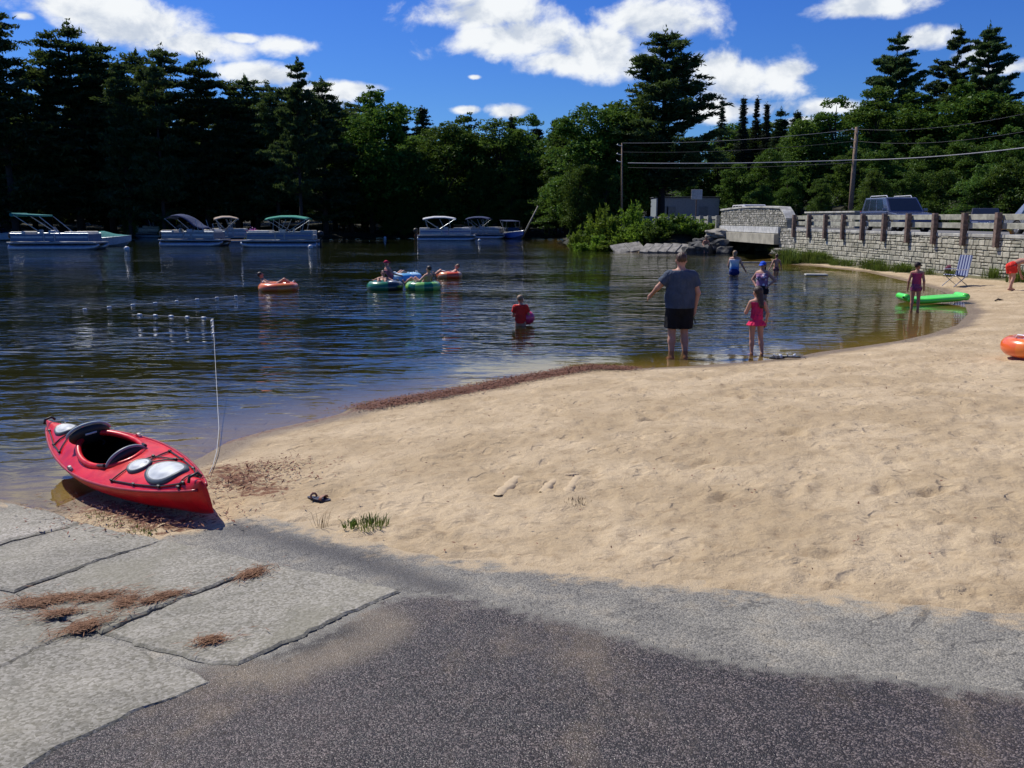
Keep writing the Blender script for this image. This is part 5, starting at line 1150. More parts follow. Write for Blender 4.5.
def hatch(x, y, rx, ry, name='hatch_cover'):
    N = 28; m = MB(); c = (x, y); vs = []
    for q, dz_ in ((1.0,.0),(1.0,.018),(.86,.024),(.80,.018)):
        for k in range(N): a = 2*PI*k/N; xx = x+rx*q*math.cos(a); yy = y+ry*q*math.sin(a); vs.append((xx, yy, dz(xx,yy)+dz_))
    m.add(vs, [(r_*N+k, r_*N+(k+1)%N, (r_+1)*N+(k+1)%N, (r_+1)*N+k) for r_ in range(3) for k in range(N)]); h_ = m.build('hatch_rim', KD, kay, smooth=True)
    m = MB(); vs = []
    for q in (.81,.6,.52,.3,.0001):
        for k in range(N): a = 2*PI*k/N; xx = x+rx*q*math.cos(a); yy = y+ry*q*math.sin(a); vs.append((xx, yy, dz(xx,yy)+.019+(.006 if q < .55 else 0)))
    m.add(vs, [(r_*N+k, r_*N+(k+1)%N, (r_+1)*N+(k+1)%N, (r_+1)*N+k) for r_ in range(4) for k in range(N)]); m.build('cover', KG, h_, smooth=True)
hatch(.185*KL, .0, .235, .14); hatch(.312*KL, .04, .125, .09); hatch(.845*KL, 0, .17, .09)
def cord(pts, r=.006, mat=KB, name='deck_cord'):
    P_ = []
    for a, b in zip(pts, pts[1:]):
        for t in np.linspace(0,1,8)[:-1 if b != pts[-1] else None]: x = a[0]+(b[0]-a[0])*t; y = a[1]+(b[1]-a[1])*t; P_.append((x, y, dz(x,y)+.010))
    m = MB(); m.tube(P_, r, 6)
    for x, y in pts: m.box((x,y,dz(x,y)+.010), (.035,.018,.022), None, 0, .004)
    m.build(name, mat, kay)
e_ = lambda t, s_: (t*KL, s_*kb(t)*.84)
for s_ in (-1, 1): cord([e_(.06,s_*.7), e_(.14,s_), e_(.24,s_), e_(.34,s_)]); cord([e_(.72,s_), e_(.80,s_), e_(.92,s_*.8)])
cord([e_(.34,-1), (.30*KL,.0), e_(.24,-1)]); cord([e_(.34,1),(.33*KL,-.10),(.25*KL,-.16)]); cord([e_(.72,1), e_(.80,-1)]); cord([e_(.72,-1), e_(.80,1)]); cord([e_(.07,1),e_(.07,-1)])
for t in (.03, .975):
    m = MB(); x = t*KL; m.tube([(x,-.05,dz(x,0)+.0),(x,-.03,dz(x,0)+.035),(x,.03,dz(x,0)+.035),(x,.05,dz(x,0))], .011, 8); m.build('carry_handle', KB, kay, smooth=True)
# small black arrow shaped mark and word-like strokes by the stern
m = MB()
def mark(pts): m.add([(x, y, dz(x,y)+.006) for x, y in pts], [tuple(range(len(pts)))])
cx_, cy_ = .055*KL, -.045
mark([(cx_-.03,cy_-.015),(cx_+.03,cy_-.03),(cx_+.085,cy_-.01),(cx_+.03,cy_-.005)]); mark([(cx_-.02,cy_+.005),(cx_+.03,cy_),(cx_+.05,cy_+.05),(cx_+.015,cy_+.015)]); mark([(cx_+.02,cy_-.06),(cx_+.035,cy_-.06),(cx_+.045,cy_-.0),(cx_+.03,cy_-.0)])
for i in range(5): x = .095*KL+i*.028; mark([(x,-.135-.006*i),(x+.015,-.137-.006*i),(x+.017,-.112-.006*i),(x+.003,-.110-.006*i)])
m.build('logo_mark', KB, kay)
# life vest on the bow deck
vest = thing('life_vest', tuple(kay.matrix_basis @ Vector((.665*KL,0,dz(.70*KL,0)-.035))), ang_k, 'black life vest with grey edge propped on the kayak deck ahead of the cockpit', 'life vest'); vest.rotation_euler = Euler((R(-9), R(-26), ang_k)); vest.scale = (.62,.66,.62)
m = MB(); m.sphere((0,0,.11), (.075,.25,.15), 14); m.build('padding', KB, vest, smooth=True)
m = MB(); m.tube([(.03,.262*math.sin(a),.11+.165*math.cos(a)) for a in np.linspace(-1.5,1.5,21)], .018, 8); m.build('edge_band', M('teal_grey_band', (.28,.36,.40), .5), vest, smooth=True)
m = MB(); m.box((-.078,.0,.19), (.012,.14,.025), None, 0, .004); m.build('white_label', WHT, vest)
for s_ in (-1,1):
    m = MB(); m.tube([(-.03,s_*.12,.0),(-.10,s_*.15,.0),(-.14,s_*.11,-.01)], .012, 6); m.build('strap', KB, vest)
# ------------------------------------------------------------------ concrete slabs of the ramp
def slab_mat():
    g = G('ramp_concrete'); p = g.geo(); e = g.attr('edge')
    v = g.n('ShaderNodeTexVoronoi'); g.set(v.inputs['Vector'], p); v.inputs['Scale'].default_value = 80; sep = g.n('ShaderNodeSeparateColor'); g.set(sep.inputs[0], v.outputs['Color'])
    big = g.noise(p, 1.5, 6, .62, .4); med = g.noise(p, 9, 5, .65)
    c = g.mix(g.step(big, .34, .66), (.21,.185,.135), (.46,.415,.31)); c = g.mix(.5, c, g.mix(sep.outputs[0], (.05,.05,.045), (.68,.65,.60)))
    c = g.mix(g.math('MULTIPLY', g.step(med, .52, .72), .45), c, (.12,.115,.085)); c = g.mix(g.math('MULTIPLY', g.step(g.noise(p, 3.3, 5, .7), .55, .70), .35), c, (.36,.33,.25))
    c = g.mix(g.math('MULTIPLY', g.step(e, .05, .0), .55), c, (.07,.07,.045))
    h = g.math('ADD', g.math('MULTIPLY', v.outputs['Distance'], -.25), g.math('ADD', med, g.math('MULTIPLY', g.noise(p, 40, 3), .4)))
    c = g.mix(g.math('MULTIPLY', g.step(g.noise(p, .8, 5, .65, 1.0), .52, .66), .5), c, (.17,.16,.11)); c = g.mix(g.math('MULTIPLY', g.step(g.math('ABSOLUTE', g.math('SUBTRACT', g.noise(p, 1.7, 6, .65, 1.2), .5)), .006, .001), .35), c, (.08,.075,.06))
    return g.pbr(c, .85, g.bump(h, .6, .010), spec=.4)
SLB = slab_mat()
def slab(pts, lift, label, seed, thick=.10):
    P_ = [Vector(gp(*p)[:2]+(0,)) if False else Vector((gp(*p).x, gp(*p).y, 0)) for p in pts]; r = np.random.default_rng(seed); out = []
    for a, b in zip(P_, P_[1:]+P_[:1]):
        L = (b-a).length; n = max(1, int(L/.05)); d = (b-a).normalized(); nn = Vector((-d.y, d.x, 0))
        for k in range(n):
            t = k/n; w_ = 0 if k == 0 else 1; out.append(a.lerp(b, t)+nn*w_*float(r.normal(0,.007)+.018*math.sin(seed+L*t*7.3)*math.sin(L*t*2.9)))
    poly = [(q.x, q.y) for q in out]; xs = [q[0] for q in poly]; ys = [q[1] for q in poly]
    bm = bmesh.new(); vsb = [bm.verts.new((x, y, 0)) for x, y in poly]; es = [bm.edges.new((vsb[i], vsb[(i+1) % len(vsb)])) for i in range(len(vsb))]
    cx_, cy_ = sum(xs)/len(xs), sum(ys)/len(ys)
    inner = [bm.verts.new((cx_+(x-cx_)*.97, cy_+(y-cy_)*.97, 0)) for x, y in poly]
    n = len(poly)
    for i in range(n): bm.faces.new((vsb[i], vsb[(i+1)%n], inner[(i+1)%n], inner[i]))
    bm.faces.new(inner)
    z = h0(np.array([v.co.x for v in bm.verts]), np.array([v.co.y for v in bm.verts]))
    xs_ = np.array([v.co.x for v in bm.verts]); ys_ = np.array([v.co.y for v in bm.verts]); Amat = np.stack([xs_, ys_, np.ones(len(xs_))], 1); co, *_ = np.linalg.lstsq(Amat, z, rcond=None); zp = Amat@co
    for v, q in zip(bm.verts, zp): v.co.z = q+lift-.034-(.010 if v in vsb else 0)
    bot = [bm.verts.new((v.co.x, v.co.y, v.co.z-thick)) for v in vsb]
    for i in range(n): bm.faces.new((vsb[(i+1)%n], vsb[i], bot[i], bot[(i+1)%n]))
    bmesh.ops.recalc_face_normals(bm, faces=bm.faces[:])
    me = bpy.data.meshes.new('concrete_slab'); bm.to_mesh(me); bm.free(); me.materials.append(SLB)
    a_ = me.attributes.new('edge', 'FLOAT', 'POINT'); dd = segdist(np.array([v.co.x for v in me.vertices]), np.array([v.co.y for v in me.vertices]), poly, True); a_.data.foreach_set('value', dd.astype(np.float32))
    return tag(link('concrete_slab', me), label, None, None, 'structure')
slab([(-70,478),(-30,490),(0,500),(48,513),(83,524),(0,547),(-110,580),(-190,560)], .050, 'concrete ramp slab touching the water at the left edge', 1)
slab([(86,525.5),(164,542),(92,566),(14,595),(-30,584),(-100,583),(0,550)], .055, 'second concrete ramp slab from the water', 2)
slab([(167,542.5),(272,567),(190,599),(101,637),(58,620),(16,596),(93,567)], .060, 'concrete ramp slab with the patches of brown pine needles', 3)
slab([(274,567.5),(340,579),(401,594),(360,613),(338,622),(305,640),(274,652),(238,668.5),(212,668),(150,652),(104,637),(192,600)], .057, 'concrete ramp slab with a broken edge over the dark asphalt', 4, .13)
slab([(-130,592),(-40,587),(0,597),(13,597),(56,620),(97,638),(64,639),(0,670),(-110,702)], .050, 'narrow concrete ramp slab at the left edge below the pine needles', 5)
slab([(68,638),(98,643),(150,658),(213,685),(180,700),(146,711),(98,735),(58,752),(25,774),(-40,840),(-220,800),(-115,706),(0,673)], .054, 'large nearest concrete ramp slab in the lower left corner', 6, .13)
# ------------------------------------------------------------------ needles, weeds, wrack
def scatter_needles(name, patches, mat, label, per, L=.045, W=.0022, seed=1, lift=.07, dsp=.5):
    r = np.random.default_rng(seed); Cs = []; Ds = []
    for (px, py, ax_, ay_, rot, k) in patches:
        c = gp(px, py); n = int(per*k); tl = np.exp(r.normal(0,.55,n)); u = r.normal(0, .48, n)*tl; v = r.normal(0, .5, n)*tl; ca, sa = math.cos(rot), math.sin(rot)
        x = c.x+(u*ax_*ca-v*ay_*sa); y = c.y+(u*ax_*sa+v*ay_*ca); z = h0(x, y)+lift+r.random(n)*.012
        Cs.append(np.stack([x,y,z],1)); a = r.normal(rot, dsp, n); Ds.append(np.stack([np.cos(a), np.sin(a), r.normal(0,.12,n)],1))
    C = np.concatenate(Cs); D = unit(np.concatenate(Ds)); U = unit(np.cross(D, np.tile([0,0,1.0], (len(C),1))+r.normal(0,.3,C.shape))); V, Fq = quads(C, D, U, L*r.uniform(.5,1.3,len(C)), W)
    return tag(npmesh(name, V, Fq, mat), label, None, None, 'stuff')
g = G('brown_needles'); g.pbr(g.mix(g.noise(g.geo(), 30, 3), (.11,.045,.02), (.30,.14,.055)), .8); NEED = g.m
scatter_needles('pine_needles', [(35,608,.14,.06,.1,.8),(62,604,.12,.06,.3,.5),(98,603,.10,.06,.6,.5),(60,620,.10,.05,.3,.45),(126,608,.05,.09,.2,.45),(165,602,.10,.04,.5,.4),(152,607,.06,.05,.9,.25),(84,633,.10,.05,.95,.8),(253,579,.09,.05,1.1,.6),(212,647,.06,.035,.5,.35),(120,600,.25,.12,.3,.1)], NEED, 'brown pine needles blown together in patches on the concrete slabs', 900, .035, .0022, 3, .034, .7)
r = np.random.default_rng(9); pats = []
for k in range(60):
    t = k/59; i = min(len(WRK2)-2, int(t*(len(WRK2)-1))); f = t*(len(WRK2)-1)-i; x = WRK2[i][0]*(1-f)+WRK2[i+1][0]*f; y = WRK2[i][1]*(1-f)+WRK2[i+1][1]*f; pats.append((x, y))
Cx = []; 
for x, y in pats: n = 260; Cx.append(np.stack([x+r.normal(0,.16,n), y+r.normal(0,.15,n)-.02, np.zeros(n)],1))
for px, py, n, s_ in ((240,483,500,.30),(262,470,300,.25),(150,520,330,.35),(120,512,200,.3),(185,524,170,.25),(90,503,90,.2)):
    c = gp(px,py); Cx.append(np.stack([c.x+r.normal(0,s_,n), c.y+r.normal(0,s_*.7,n), np.zeros(n)],1))
C = np.concatenate(Cx); C[:,2] = h0(C[:,0], C[:,1])+.028+r.random(len(C))*.02; C = C[C[:,2] > .0]; D = unit(r.normal(0,1,C.shape)*[1,1,.15]); U = unit(np.cross(D, np.tile([0,0,1.0],(len(C),1))+r.normal(0,.3,C.shape)))
V, Fq = quads(C, D, U, .028*r.uniform(.4,1.3,len(C)), .005*r.uniform(.5,1.5,len(C)))
g = G('wrack_brown'); g.pbr(g.mix(g.noise(g.geo(), 12, 4), (.09,.03,.018), (.26,.11,.06)), .9); tag(npmesh('wrack_debris', V, Fq, g.m), 'red brown bits of bark and needles washed up along the water line', None, None, 'stuff')
# pebbles and specks scattered on the beach
n = 5200; x = r.uniform(-3.5, 14, n); y = r.uniform(3.2, 30, n); keep = (d_shore(x,y) > .25) & (x < wallx(y)-.5) & (sdist(x, y, ASP) < -.02) & (r.random(n) < np.clip(9/y, 0, 1)); x = x[keep]; y = y[keep]
C = np.stack([x, y, h0(x,y)+.02+.045*fbm(x,y,3.2,3,9)+.035*fbm(x,y,.9,3,3)],1); D = unit(r.normal(0,1,C.shape)*[1,1,.2]); U = unit(np.cross(D, np.tile([0,0,1.0],(len(C),1))+r.normal(0,.4,C.shape))); V, Fq = quads(C, D, U, .010*r.uniform(.4,1.8,len(C)), .0045*r.uniform(.5,1.5,len(C)))
tag(npmesh('bark_specks', V, Fq, g.m), 'tiny dark bark chips and twigs strewn over the dry sand', None, None, 'stuff')
# weeds by the ramp edge
wd = grass_tuft(201, 150, .07, .12, .003, GRS, 'weed_tuft'); c = gp(371,527); wd.location = (c.x, c.y, h1(c.x,c.y)+.005); tag(wd, 'small green weed tuft growing where sand meets asphalt', 'weed')
wd = grass_tuft(202, 40, .06, .05, .004, GRS, 'weed_tuft'); c = gp(350,528); wd.location = (c.x, c.y, h1(c.x,c.y)+.005); tag(wd, 'tiny green sprig just left of the larger weed tuft', 'weed')
g = G('dry_stalks'); g.pbr((.20,.14,.06), .8); wd = grass_tuft(203, 16, .13, .05, .0018, g.m, 'dry_weed'); c = gp(321,527); wd.location = (c.x, c.y, h1(c.x,c.y)); tag(wd, 'sparse dry brown weed stalks left of the green tuft', 'weed')
wd = grass_tuft(204, 60, .022, .09, .002, g.m, 'dry_weed'); c = gp(578,504); wd.location = (c.x, c.y, h1(c.x,c.y)+.01); tag(wd, 'flat clump of dry brown weed on the sand below the drawn lines', 'weed')
for i, (px,py,s_) in enumerate([(95,517,.05),(106,522,.04),(120,526,.05),(138,530,.05),(150,533,.04)]):
    wd = grass_tuft(210+i, 34, s_*.7, s_*1.6, .003, GRS, 'weed_tuft'); c = gp(px,py); wd.location = (c.x, c.y, h1(c.x,c.y)); tag(wd, 'tiny weed in the gap between kayak and slabs, %s from the left' % ordn[i], 'weed')
# smooth bars drawn in the sand
def bar(a, b, w_, label):
    A_, B_ = gp(*a), gp(*b); n = 14; d = (B_-A_); d.z = 0; L = d.length; d.normalize(); nn = Vector((-d.y, d.x, 0)); vs = []; fs = []; rr_ = np.random.default_rng(int(a[0]))
    prof = [(-1,-.02),(-.7,.001),(-.3,.006),(.3,.006),(.7,.001),(1,-.02)]
    for k in range(n+1):
        c = A_+d*L*k/n+nn*rr_.normal(0,.006); e2 = .9 if 0 < k < n else .5
        for u, z in prof: v = c+nn*u*w_*e2; vs.append((v.x, v.y, h1(v.x, v.y)+z*(1 if 0<k<n else -.2)+.006+.045*float(fbm(np.array([c.x]),np.array([c.y]),3.2,3,9)[0])+.035*float(fbm(np.array([c.x]),np.array([c.y]),.9,3,3)[0])))
    for k in range(n):
        for j in range(5): fs.append((k*6+j, k*6+j+1, (k+1)*6+j+1, (k+1)*6+j))
    m = MB(); m.add(vs, fs); tag(m.build('sand_bar', SBM, smooth=True), label, None, None, 'structure')
g = G('packed_sand'); p = g.geo(); SBM = g.pbr(g.mix(g.noise(p, 20, 5, .7), (.40,.30,.18), (.56,.44,.28)), .95, g.bump(g.noise(p, 90, 3), .5, .008))
bar((498,497), (519,478), .055, 'straight flat bar pressed in the sand, leftmost of three'); bar((542,494), (559,476), .045, 'slanting bar pressed in the sand, middle of three'); bar((567,494), (579,476), .045, 'slanting bar pressed in the sand, rightmost of three'); bar((559,475), (579,474), .03, 'short cross bar joining the two right bars in the sand')
# ------------------------------------------------------------------ small things on the beach
def sandal(loc, rz, mat, strap, label, L=.24, name='sandal', roll=0):
    o = thing(name, loc, rz, label, 'sandal'); o.rotation_euler = (roll, 0, rz); o.scale = (.85,.85,.62) if L < .28 else (1,1,1); N = 22; m = MB()
    out = [( (.5*L)*math.cos(a), (.038+.010*math.cos(a))*math.sin(a)*(1) ) for a in np.linspace(0,2*PI,N+1)[:-1]]
    m.prism(out, 0, .022); m.build('sole', mat, o, bevel=.004)
    m = MB(); m.tube([(.04,-.045,.02),(.045,-.03,.05),(.05,0,.06),(.045,.03,.05),(.04,.045,.02)], [(.006,.022)]*5, 8); m.tube([(-.05,-.04,.02),(-.06,-.03,.055),(-.065,0,.065),(-.06,.03,.055),(-.05,.04,.02)], [(.005,.014)]*5, 8); m.build('strap', strap, o, smooth=True); return o
NAV = M('navy_rubber', (.015,.02,.05), .5); TANS = M('tan_strap', (.30,.14,.09), .7); GRYS = M('light_grey_strap', (.38,.42,.5), .6)
c = gp(319,501); sandal((c.x, c.y, c.z+.01), R(-25), NAV, TANS, 'navy sandal with tan strap lying alone on the sand above the weeds')
c = gp(777,359.5); sandal((c.x, c.y, c.z+.02), R(20), BKP, GRYS, 'black sandal with grey strap at the water edge, left one of the pair', .30, roll=.3)
c = gp(791,359); sandal((c.x, c.y, c.z+.02), R(-10), BKP, GRYS, 'black sandal with grey strap at the water edge, right one of the pair', .30, roll=-.2)
# lime green float
g_ = at(936,303.5,0); LM = ringmat('lime_vinyl', (.10,.85,.08), (.12,.80,.10), 1); fl = thing('air_mattress', (g_.x, g_.y+.25, .06), R(-3), 'bright lime green inflatable mattress afloat at the far water edge', 'inflatable'); m = MB(); LW = 1.52
xs_ = np.linspace(-LW/2, LW/2, 30)
for k in range(5):
    y = -.28+k*.14; m.tube([(x, y, .03+.05*((x/LW*2))**4+(.03*math.sin(x*3))) for x in xs_], [(.075*(1-.35*abs(x/LW*2)**8),.08) for x in xs_], 10)
m.build('air_chambers', LM, fl, smooth=True); m = MB(); m.tube([(-LW/2,y,.10) for y in np.linspace(-.3,.3,9)], .085, 10); m.build('head_end', LM, fl, smooth=True); m = MB(); m.tube([(-LW/2-.08,-.3,.09),(-LW/2-.12,-.3,.12)], .02, 8); m.build('valve', BKP, fl)
m = MB(); m.tube([(LW/2,y,.12) for y in np.linspace(-.3,.3,9)], .095, 10); m.build('foot_end', LM, fl, smooth=True)
# orange ring at right edge
c = gp(1050,360); o = tube_ring((c.x+.05, c.y+.35, c.z+.13), .36, .135, (ORG, WHT), 'orange inflatable ring lying on the sand, cut off by the right edge', .4)
m = MB(); m.sphere((-.30,-.12,.12), (.10,.16,.035), 8, 0, Euler((0,R(-20),R(20)))); m.build('blue_white_panel', ringmat('blue_white_vinyl', (.05,.05,.55), (.8,.8,.85), 14), o, smooth=True)
# folding chair
c = at(956,276,.40); ch = thing('folding_chair', (c.x, c.y, h1(c.x,c.y)), R(105), 'blue and white striped folding beach chair standing by the stone wall', 'chair')
g = G('striped_cloth'); p = g.coord(); sp = g.n('ShaderNodeSeparateXYZ'); g.set(sp.inputs[0], p); g.pbr(g.mix(g.step(g.math('SINE', g.math('MULTIPLY', sp.outputs[0], 55)), -.1, .1), (.02,.03,.14), (.34,.38,.48)), .8); STR = g.m
m = MB(); m.box((0,0,.36), (.5,.48,.03), Euler((R(8),0,0)), 0, .01); m.build('seat', STR, ch); m = MB(); m.box((0,-.27,.68), (.5,.03,.66), Euler((R(9),0,0)), 0, .01); m.build('backrest', STR, ch)
for s_ in (-1,1):
    for pts in ([(s_*.26,.24,.38),(s_*.26,-.28,.02)], [(s_*.26,-.18,.36),(s_*.26,.28,.02)], [(s_*.26,-.20,.34),(s_*.26,-.33,1.0)]):
        m = MB(); m.tube(pts, .014, 8); m.build('leg' if pts[1][2] < .1 else 'back_frame', RIM, ch)
    m = MB(); m.box((s_*.28,.02,.56), (.05,.44,.025), None, 0, .008); m.build('armrest', WHT, ch)
def bag(px, py, dims, mat, mat2, label, zg=None, name='beach_bag', cat='bag'):
    c = gp(px,py); o = thing(name, (c.x,c.y,c.z), R(20), label, cat); m = MB(); m.sphere((0,0,dims[2]*.45), (dims[0]/2,dims[1]/2,dims[2]/2), 10); m.build('sack', mat, o, smooth=True)
    m = MB(); m.tube([(-dims[0]*.2,0,dims[2]*.85),(-dims[0]*.1,0,dims[2]*1.15),(dims[0]*.1,0,dims[2]*1.15),(dims[0]*.2,0,dims[2]*.85)], .015, 6); m.build('handle', mat2, o, smooth=True); return o
MAR = cloth_mat('maroon_cloth', (.14,.03,.06)); bag(951,273.5, (.55,.35,.35), MAR, BKP, 'maroon beach bag on the sand in front of the striped chair')
bag(871,265, (.42,.3,.26), cloth_mat('pink_white_cloth', (.75,.62,.70), (.55,.45,.6)), BKP, 'pale pink bag lying on the sand spit by the wall'); 
c = at(997,268,.45); rg = tube_ring((c.x+.3,c.y+.25,h1(c.x,c.y)+.24), .27, .08, (ringmat('yellow_orange_vinyl', (.80,.28,.02), (.65,.42,.03), 3), BKP), 'small yellow orange ring leaning against the stone wall', 0, (R(72),0))
# tufts near chair, driftwood
c = gp(1002,262) if False else None
for i, (px, py, s_) in enumerate([(995,301,.22)]):
    c = gp(px,py); m = MB(); m.tube([(0,0,.01),(s_*.5,.05,.04),(s_,-.02,.02)], [.02,.025,.01], 6); m.tube([(s_*.5,.05,.04),(s_*.6,.12,.07)], .01, 5); o = m.build('driftwood', BARK, smooth=True); o.location = c; tag(o, ['dark piece of driftwood on the sand behind the green mattress','short stick on the open sand in the middle of the beach'][i], 'driftwood')
# ------------------------------------------------------------------ swim rope with floats
ROPE = M('white_rope', (.42,.43,.42), .7); FLO = M('white_float', (.50,.53,.55), .4)
def rope(pts, r, name, label, mat=ROPE):
    m = MB(); m.tube(pts, r, 6); return tag(m.build(name, mat, smooth=True), label, 'rope')
Pa = gp(209,478); Pb = at(219,430,0); Pc = at(213,319,.0)
pts = [(Pa.x,Pa.y,Pa.z+.03),(gp(213,468).x,gp(213,468).y,gp(213,468).z+.02),(gp(217,455).x,gp(217,455).y,gp(217,455).z+.035),(at(218.5,442).x,at(218.5,442).y,.05),(Pb.x,Pb.y,.02)]+[(Pb.x*(1-t)+Pc.x*t, Pb.y*(1-t)+Pc.y*t, .012) for t in np.linspace(.1,1,14)]
rope(pts, .0035, 'swim_rope', 'thin white rope running from the sand behind the kayak out over the water')
def floats(a, b, n, label, group, rp_label):
    A_, B_ = at(*a), at(*b); L = (B_-A_).length
    rope([(A_.x+(B_.x-A_.x)*t, A_.y+(B_.y-A_.y)*t, .012) for t in np.linspace(0,1,12)], .005, 'float_line', rp_label)
    m = MB(); m.tube([(-.06,0,0),(-.045,0,0),(.045,0,0),(.06,0,0)], [.018,.032,.032,.018], 10)
    me = None
    for k in range(n):
        c = A_.lerp(B_, (k+.5)/n)
        if me is None: o = m.build('line_float', FLO, smooth=True); me = o
        else: o = me.copy(); COL.objects.link(o)
        o.location = (c.x, c.y, .012); o.rotation_euler.z = math.atan2((B_-A_).y, (B_-A_).x)+random.uniform(-.3,.3); tag(o, label, 'float', group)
floats((132,315),(212,319),5,'white float on the near swim line joining the rope from the kayak','floats on the near swim line','near swim line running left from the corner of the rope')
floats((72,311),(245,296),8,'white float on the far swim line left of the orange ring','floats on the far swim line','far swim line slanting up toward the orange ring')
floats((212,319),(213.5,338),3,'white float on the corner length of rope toward the kayak','floats on the rope corner','short doubled rope at the corner of the swim line')
# ------------------------------------------------------------------ boats
ALU = M('brushed_aluminium', (.32,.35,.39), .4, .7); DBLU = M('boat_blue', (.03,.10,.28), .35, coat=.4); LG = M('boat_grey_shaded', (.26,.29,.33), .4); CRM = M('cream_vinyl', (.62,.58,.50), .5); TEALC = cloth_mat('teal_canvas', (.03,.22,.20)); GCAN = cloth_mat('green_canvas', (.05,.30,.21)); WCAN = cloth_mat('white_canvas', (.62,.64,.66)); BCAN = cloth_mat('navy_canvas', (.04,.06,.14)); TCAN = cloth_mat('beige_canvas', (.45,.36,.28)); BOATW = M('boat_white_shaded', (.42,.45,.49), .3, coat=.5)  # light grey and white boat paint darkened: tree shade put into the colour
def pontoon(px, py, rz, label, L=6.0, side=LG, strip=DBLU, top=GCAN, mode='up', stuff_=True, group=None, sx=1):
    p_ = at(px, py, 0); o = thing('pontoon_boat', (p_.x, p_.y, 0), rz, label, 'boat', group); hw = 1.2
    for s_ in (-1,1):
        m = MB(); m.tube([(-L/2,s_*.85,.12),(-L/2+.05,s_*.85,.12),(L/2-.9,s_*.85,.12),(L/2-.3,s_*.85,.22),(L/2,s_*.85,.36)], [.24,.30,.30,.24,.05], 14); m.build('pontoon', ALU, o, smooth=True)
    m = MB(); m.box((-.05,0,.50), (L-.1,hw*2,.12), None, 0, .02); m.build('deck', LG, o)
    for s_ in (-1,1):
        x0 = -L/2+.3
        segs = [(x0, x0+(L-.9)*.42), (x0+(L-.9)*.42+.06, x0+(L-.9)*.56), (x0+(L-.9)*.56+.06, x0+L-.9)]
        for a, b in segs:
            m = MB(); m.box(((a+b)/2, s_*(hw-.04), .86), (b-a,.03,.50), None, 0, .01); f_ = m.build('fence_panel', side, o)
            m = MB(); m.box(((a+b)/2, s_*(hw-.022), .90), (b-a-.1,.012,.13)); m.build('stripe', strip, f_)
            m = MB(); m.tube([(a,s_*(hw-.04),.56),(a,s_*(hw-.04),1.16),(b,s_*(hw-.04),1.16),(b,s_*(hw-.04),.56)], .022, 6); m.build('rail', ALU, f_)
    m = MB(); m.box((L/2-.62,0,.86), (.03,hw*2-.1,.5), None, 0, .01); m.build('front_fence', side, o)
    for bx, by, bl_ in ((-L/2+.75,-.7,1.0),(-L/2+.75,.7,1.0),(L/2-1.5,-.75,1.6),(L/2-1.5,.75,1.6)):
        s_ = thing('bench', (bx,by,0)); s_.parent = o; m = MB(); m.box((0,0,.78), (bl_,.55,.34), None, 0, .05); m.build('cushion', CRM, s_); m = MB(); m.box((0,math.copysign(.26,by),1.08), (bl_,.12,.42), None, 0, .05); m.build('back_cushion', CRM, s_)
    m = MB(); m.box((-.1,-.55,.95), (.5,.6,.85), None, 0, .05); cs = m.build('helm_console', BOATW, o); m = MB(); m.add([(.10,-.85,1.36),(.10,-.25,1.36),(-.05,-.28,1.62),(-.05,-.82,1.62)], [(0,1,2,3)]); m.build('windscreen', GLS, cs); m = MB(); m.tube([(-.42+.02*0, -.55+.16*math.cos(a), 1.28+.16*math.sin(a)) for a in np.linspace(0,2*PI,17)[:-1]], .015, 6, closed=True); m.build('steering_wheel', KB, cs)
    m = MB(); m.box((-.75,-.5,.95), (.5,.5,.25), None, 0, .05); m.box((-.97,-.5,1.2), (.12,.5,.45), None, 0, .04); m.build('captain_seat', CRM, o)
    mo = thing('outboard_motor', (-L/2-.15,0,0)); mo.parent = o; m = MB(); m.sphere((0,0,1.0), (.28,.20,.26), 10); m.build('cowling', KB, mo, smooth=True); m = MB(); m.box((0,0,.45), (.14,.10,.9), None, 0, .02); m.box((.05,0,-.1), (.35,.06,.12), None, 0, .02); m.build('leg', KB, mo)
    if mode == 'up':
        bt = thing('bimini_top', (0,0,0)); bt.parent = o; x0, x1, zt = -L/2+.6, L*.16, 2.25; n = 12; vs = []
        for i in range(n+1):
            x = x0+(x1-x0)*i/n
            for j in range(9): y = -1.15+2.3*j/8; vs.append((x, y, zt+.22*math.sin(PI*i/n)**.7-.16*abs(y/1.15)**2.5-.06*abs(math.sin(PI*i/n*3))*.3))
        m = MB(); m.add(vs, [(i*9+j, i*9+j+1, (i+1)*9+j+1, (i+1)*9+j) for i in range(n) for j in range(8)]); 
        cn = m.build('canopy', top, bt, smooth=True); sd = cn.modifiers.new('thick', 'SOLIDIFY'); sd.thickness = .06
        for s_ in (-1,1):
            for a, b in (((-L*.12),x0+.1),((-L*.12),x1-.1),((-L*.12)+.5,(x0+x1)/2),(x1-.6,x1-.7),(x0+.5,x0+.2)):
                m = MB(); m.tube([(a,s_*1.13,1.16),(b,s_*1.13,zt-.1)], .02, 6); m.build('frame', ALU, bt)
    elif mode == 'folded':
        bt = thing('bimini_top', (0,0,0)); bt.parent = o
        for s_ in (-1,1):
            m = MB(); m.tube([(-.1*L,s_*1.13,1.16),(-.40*L,s_*1.13,2.45)], .03, 6); m.tube([(.10*L,s_*1.13,1.16),(-.12*L,s_*1.13,2.35)], .03, 6); m.build('frame', ALU, bt)
        m = MB(); m.tube([(-.42*L,y,2.47) for y in (-1.18,0,1.18)], (.13), 10); m.box((-.27*L,0,2.44), (.30*L,2.3,.14), Euler((0,R(3),0)), 0, .06); m.build('folded_canvas', top, bt, smooth=False)
    elif mode == 'arch':
        bt = thing('bimini_top', (0,0,0)); bt.parent = o; vs = []; n = 12
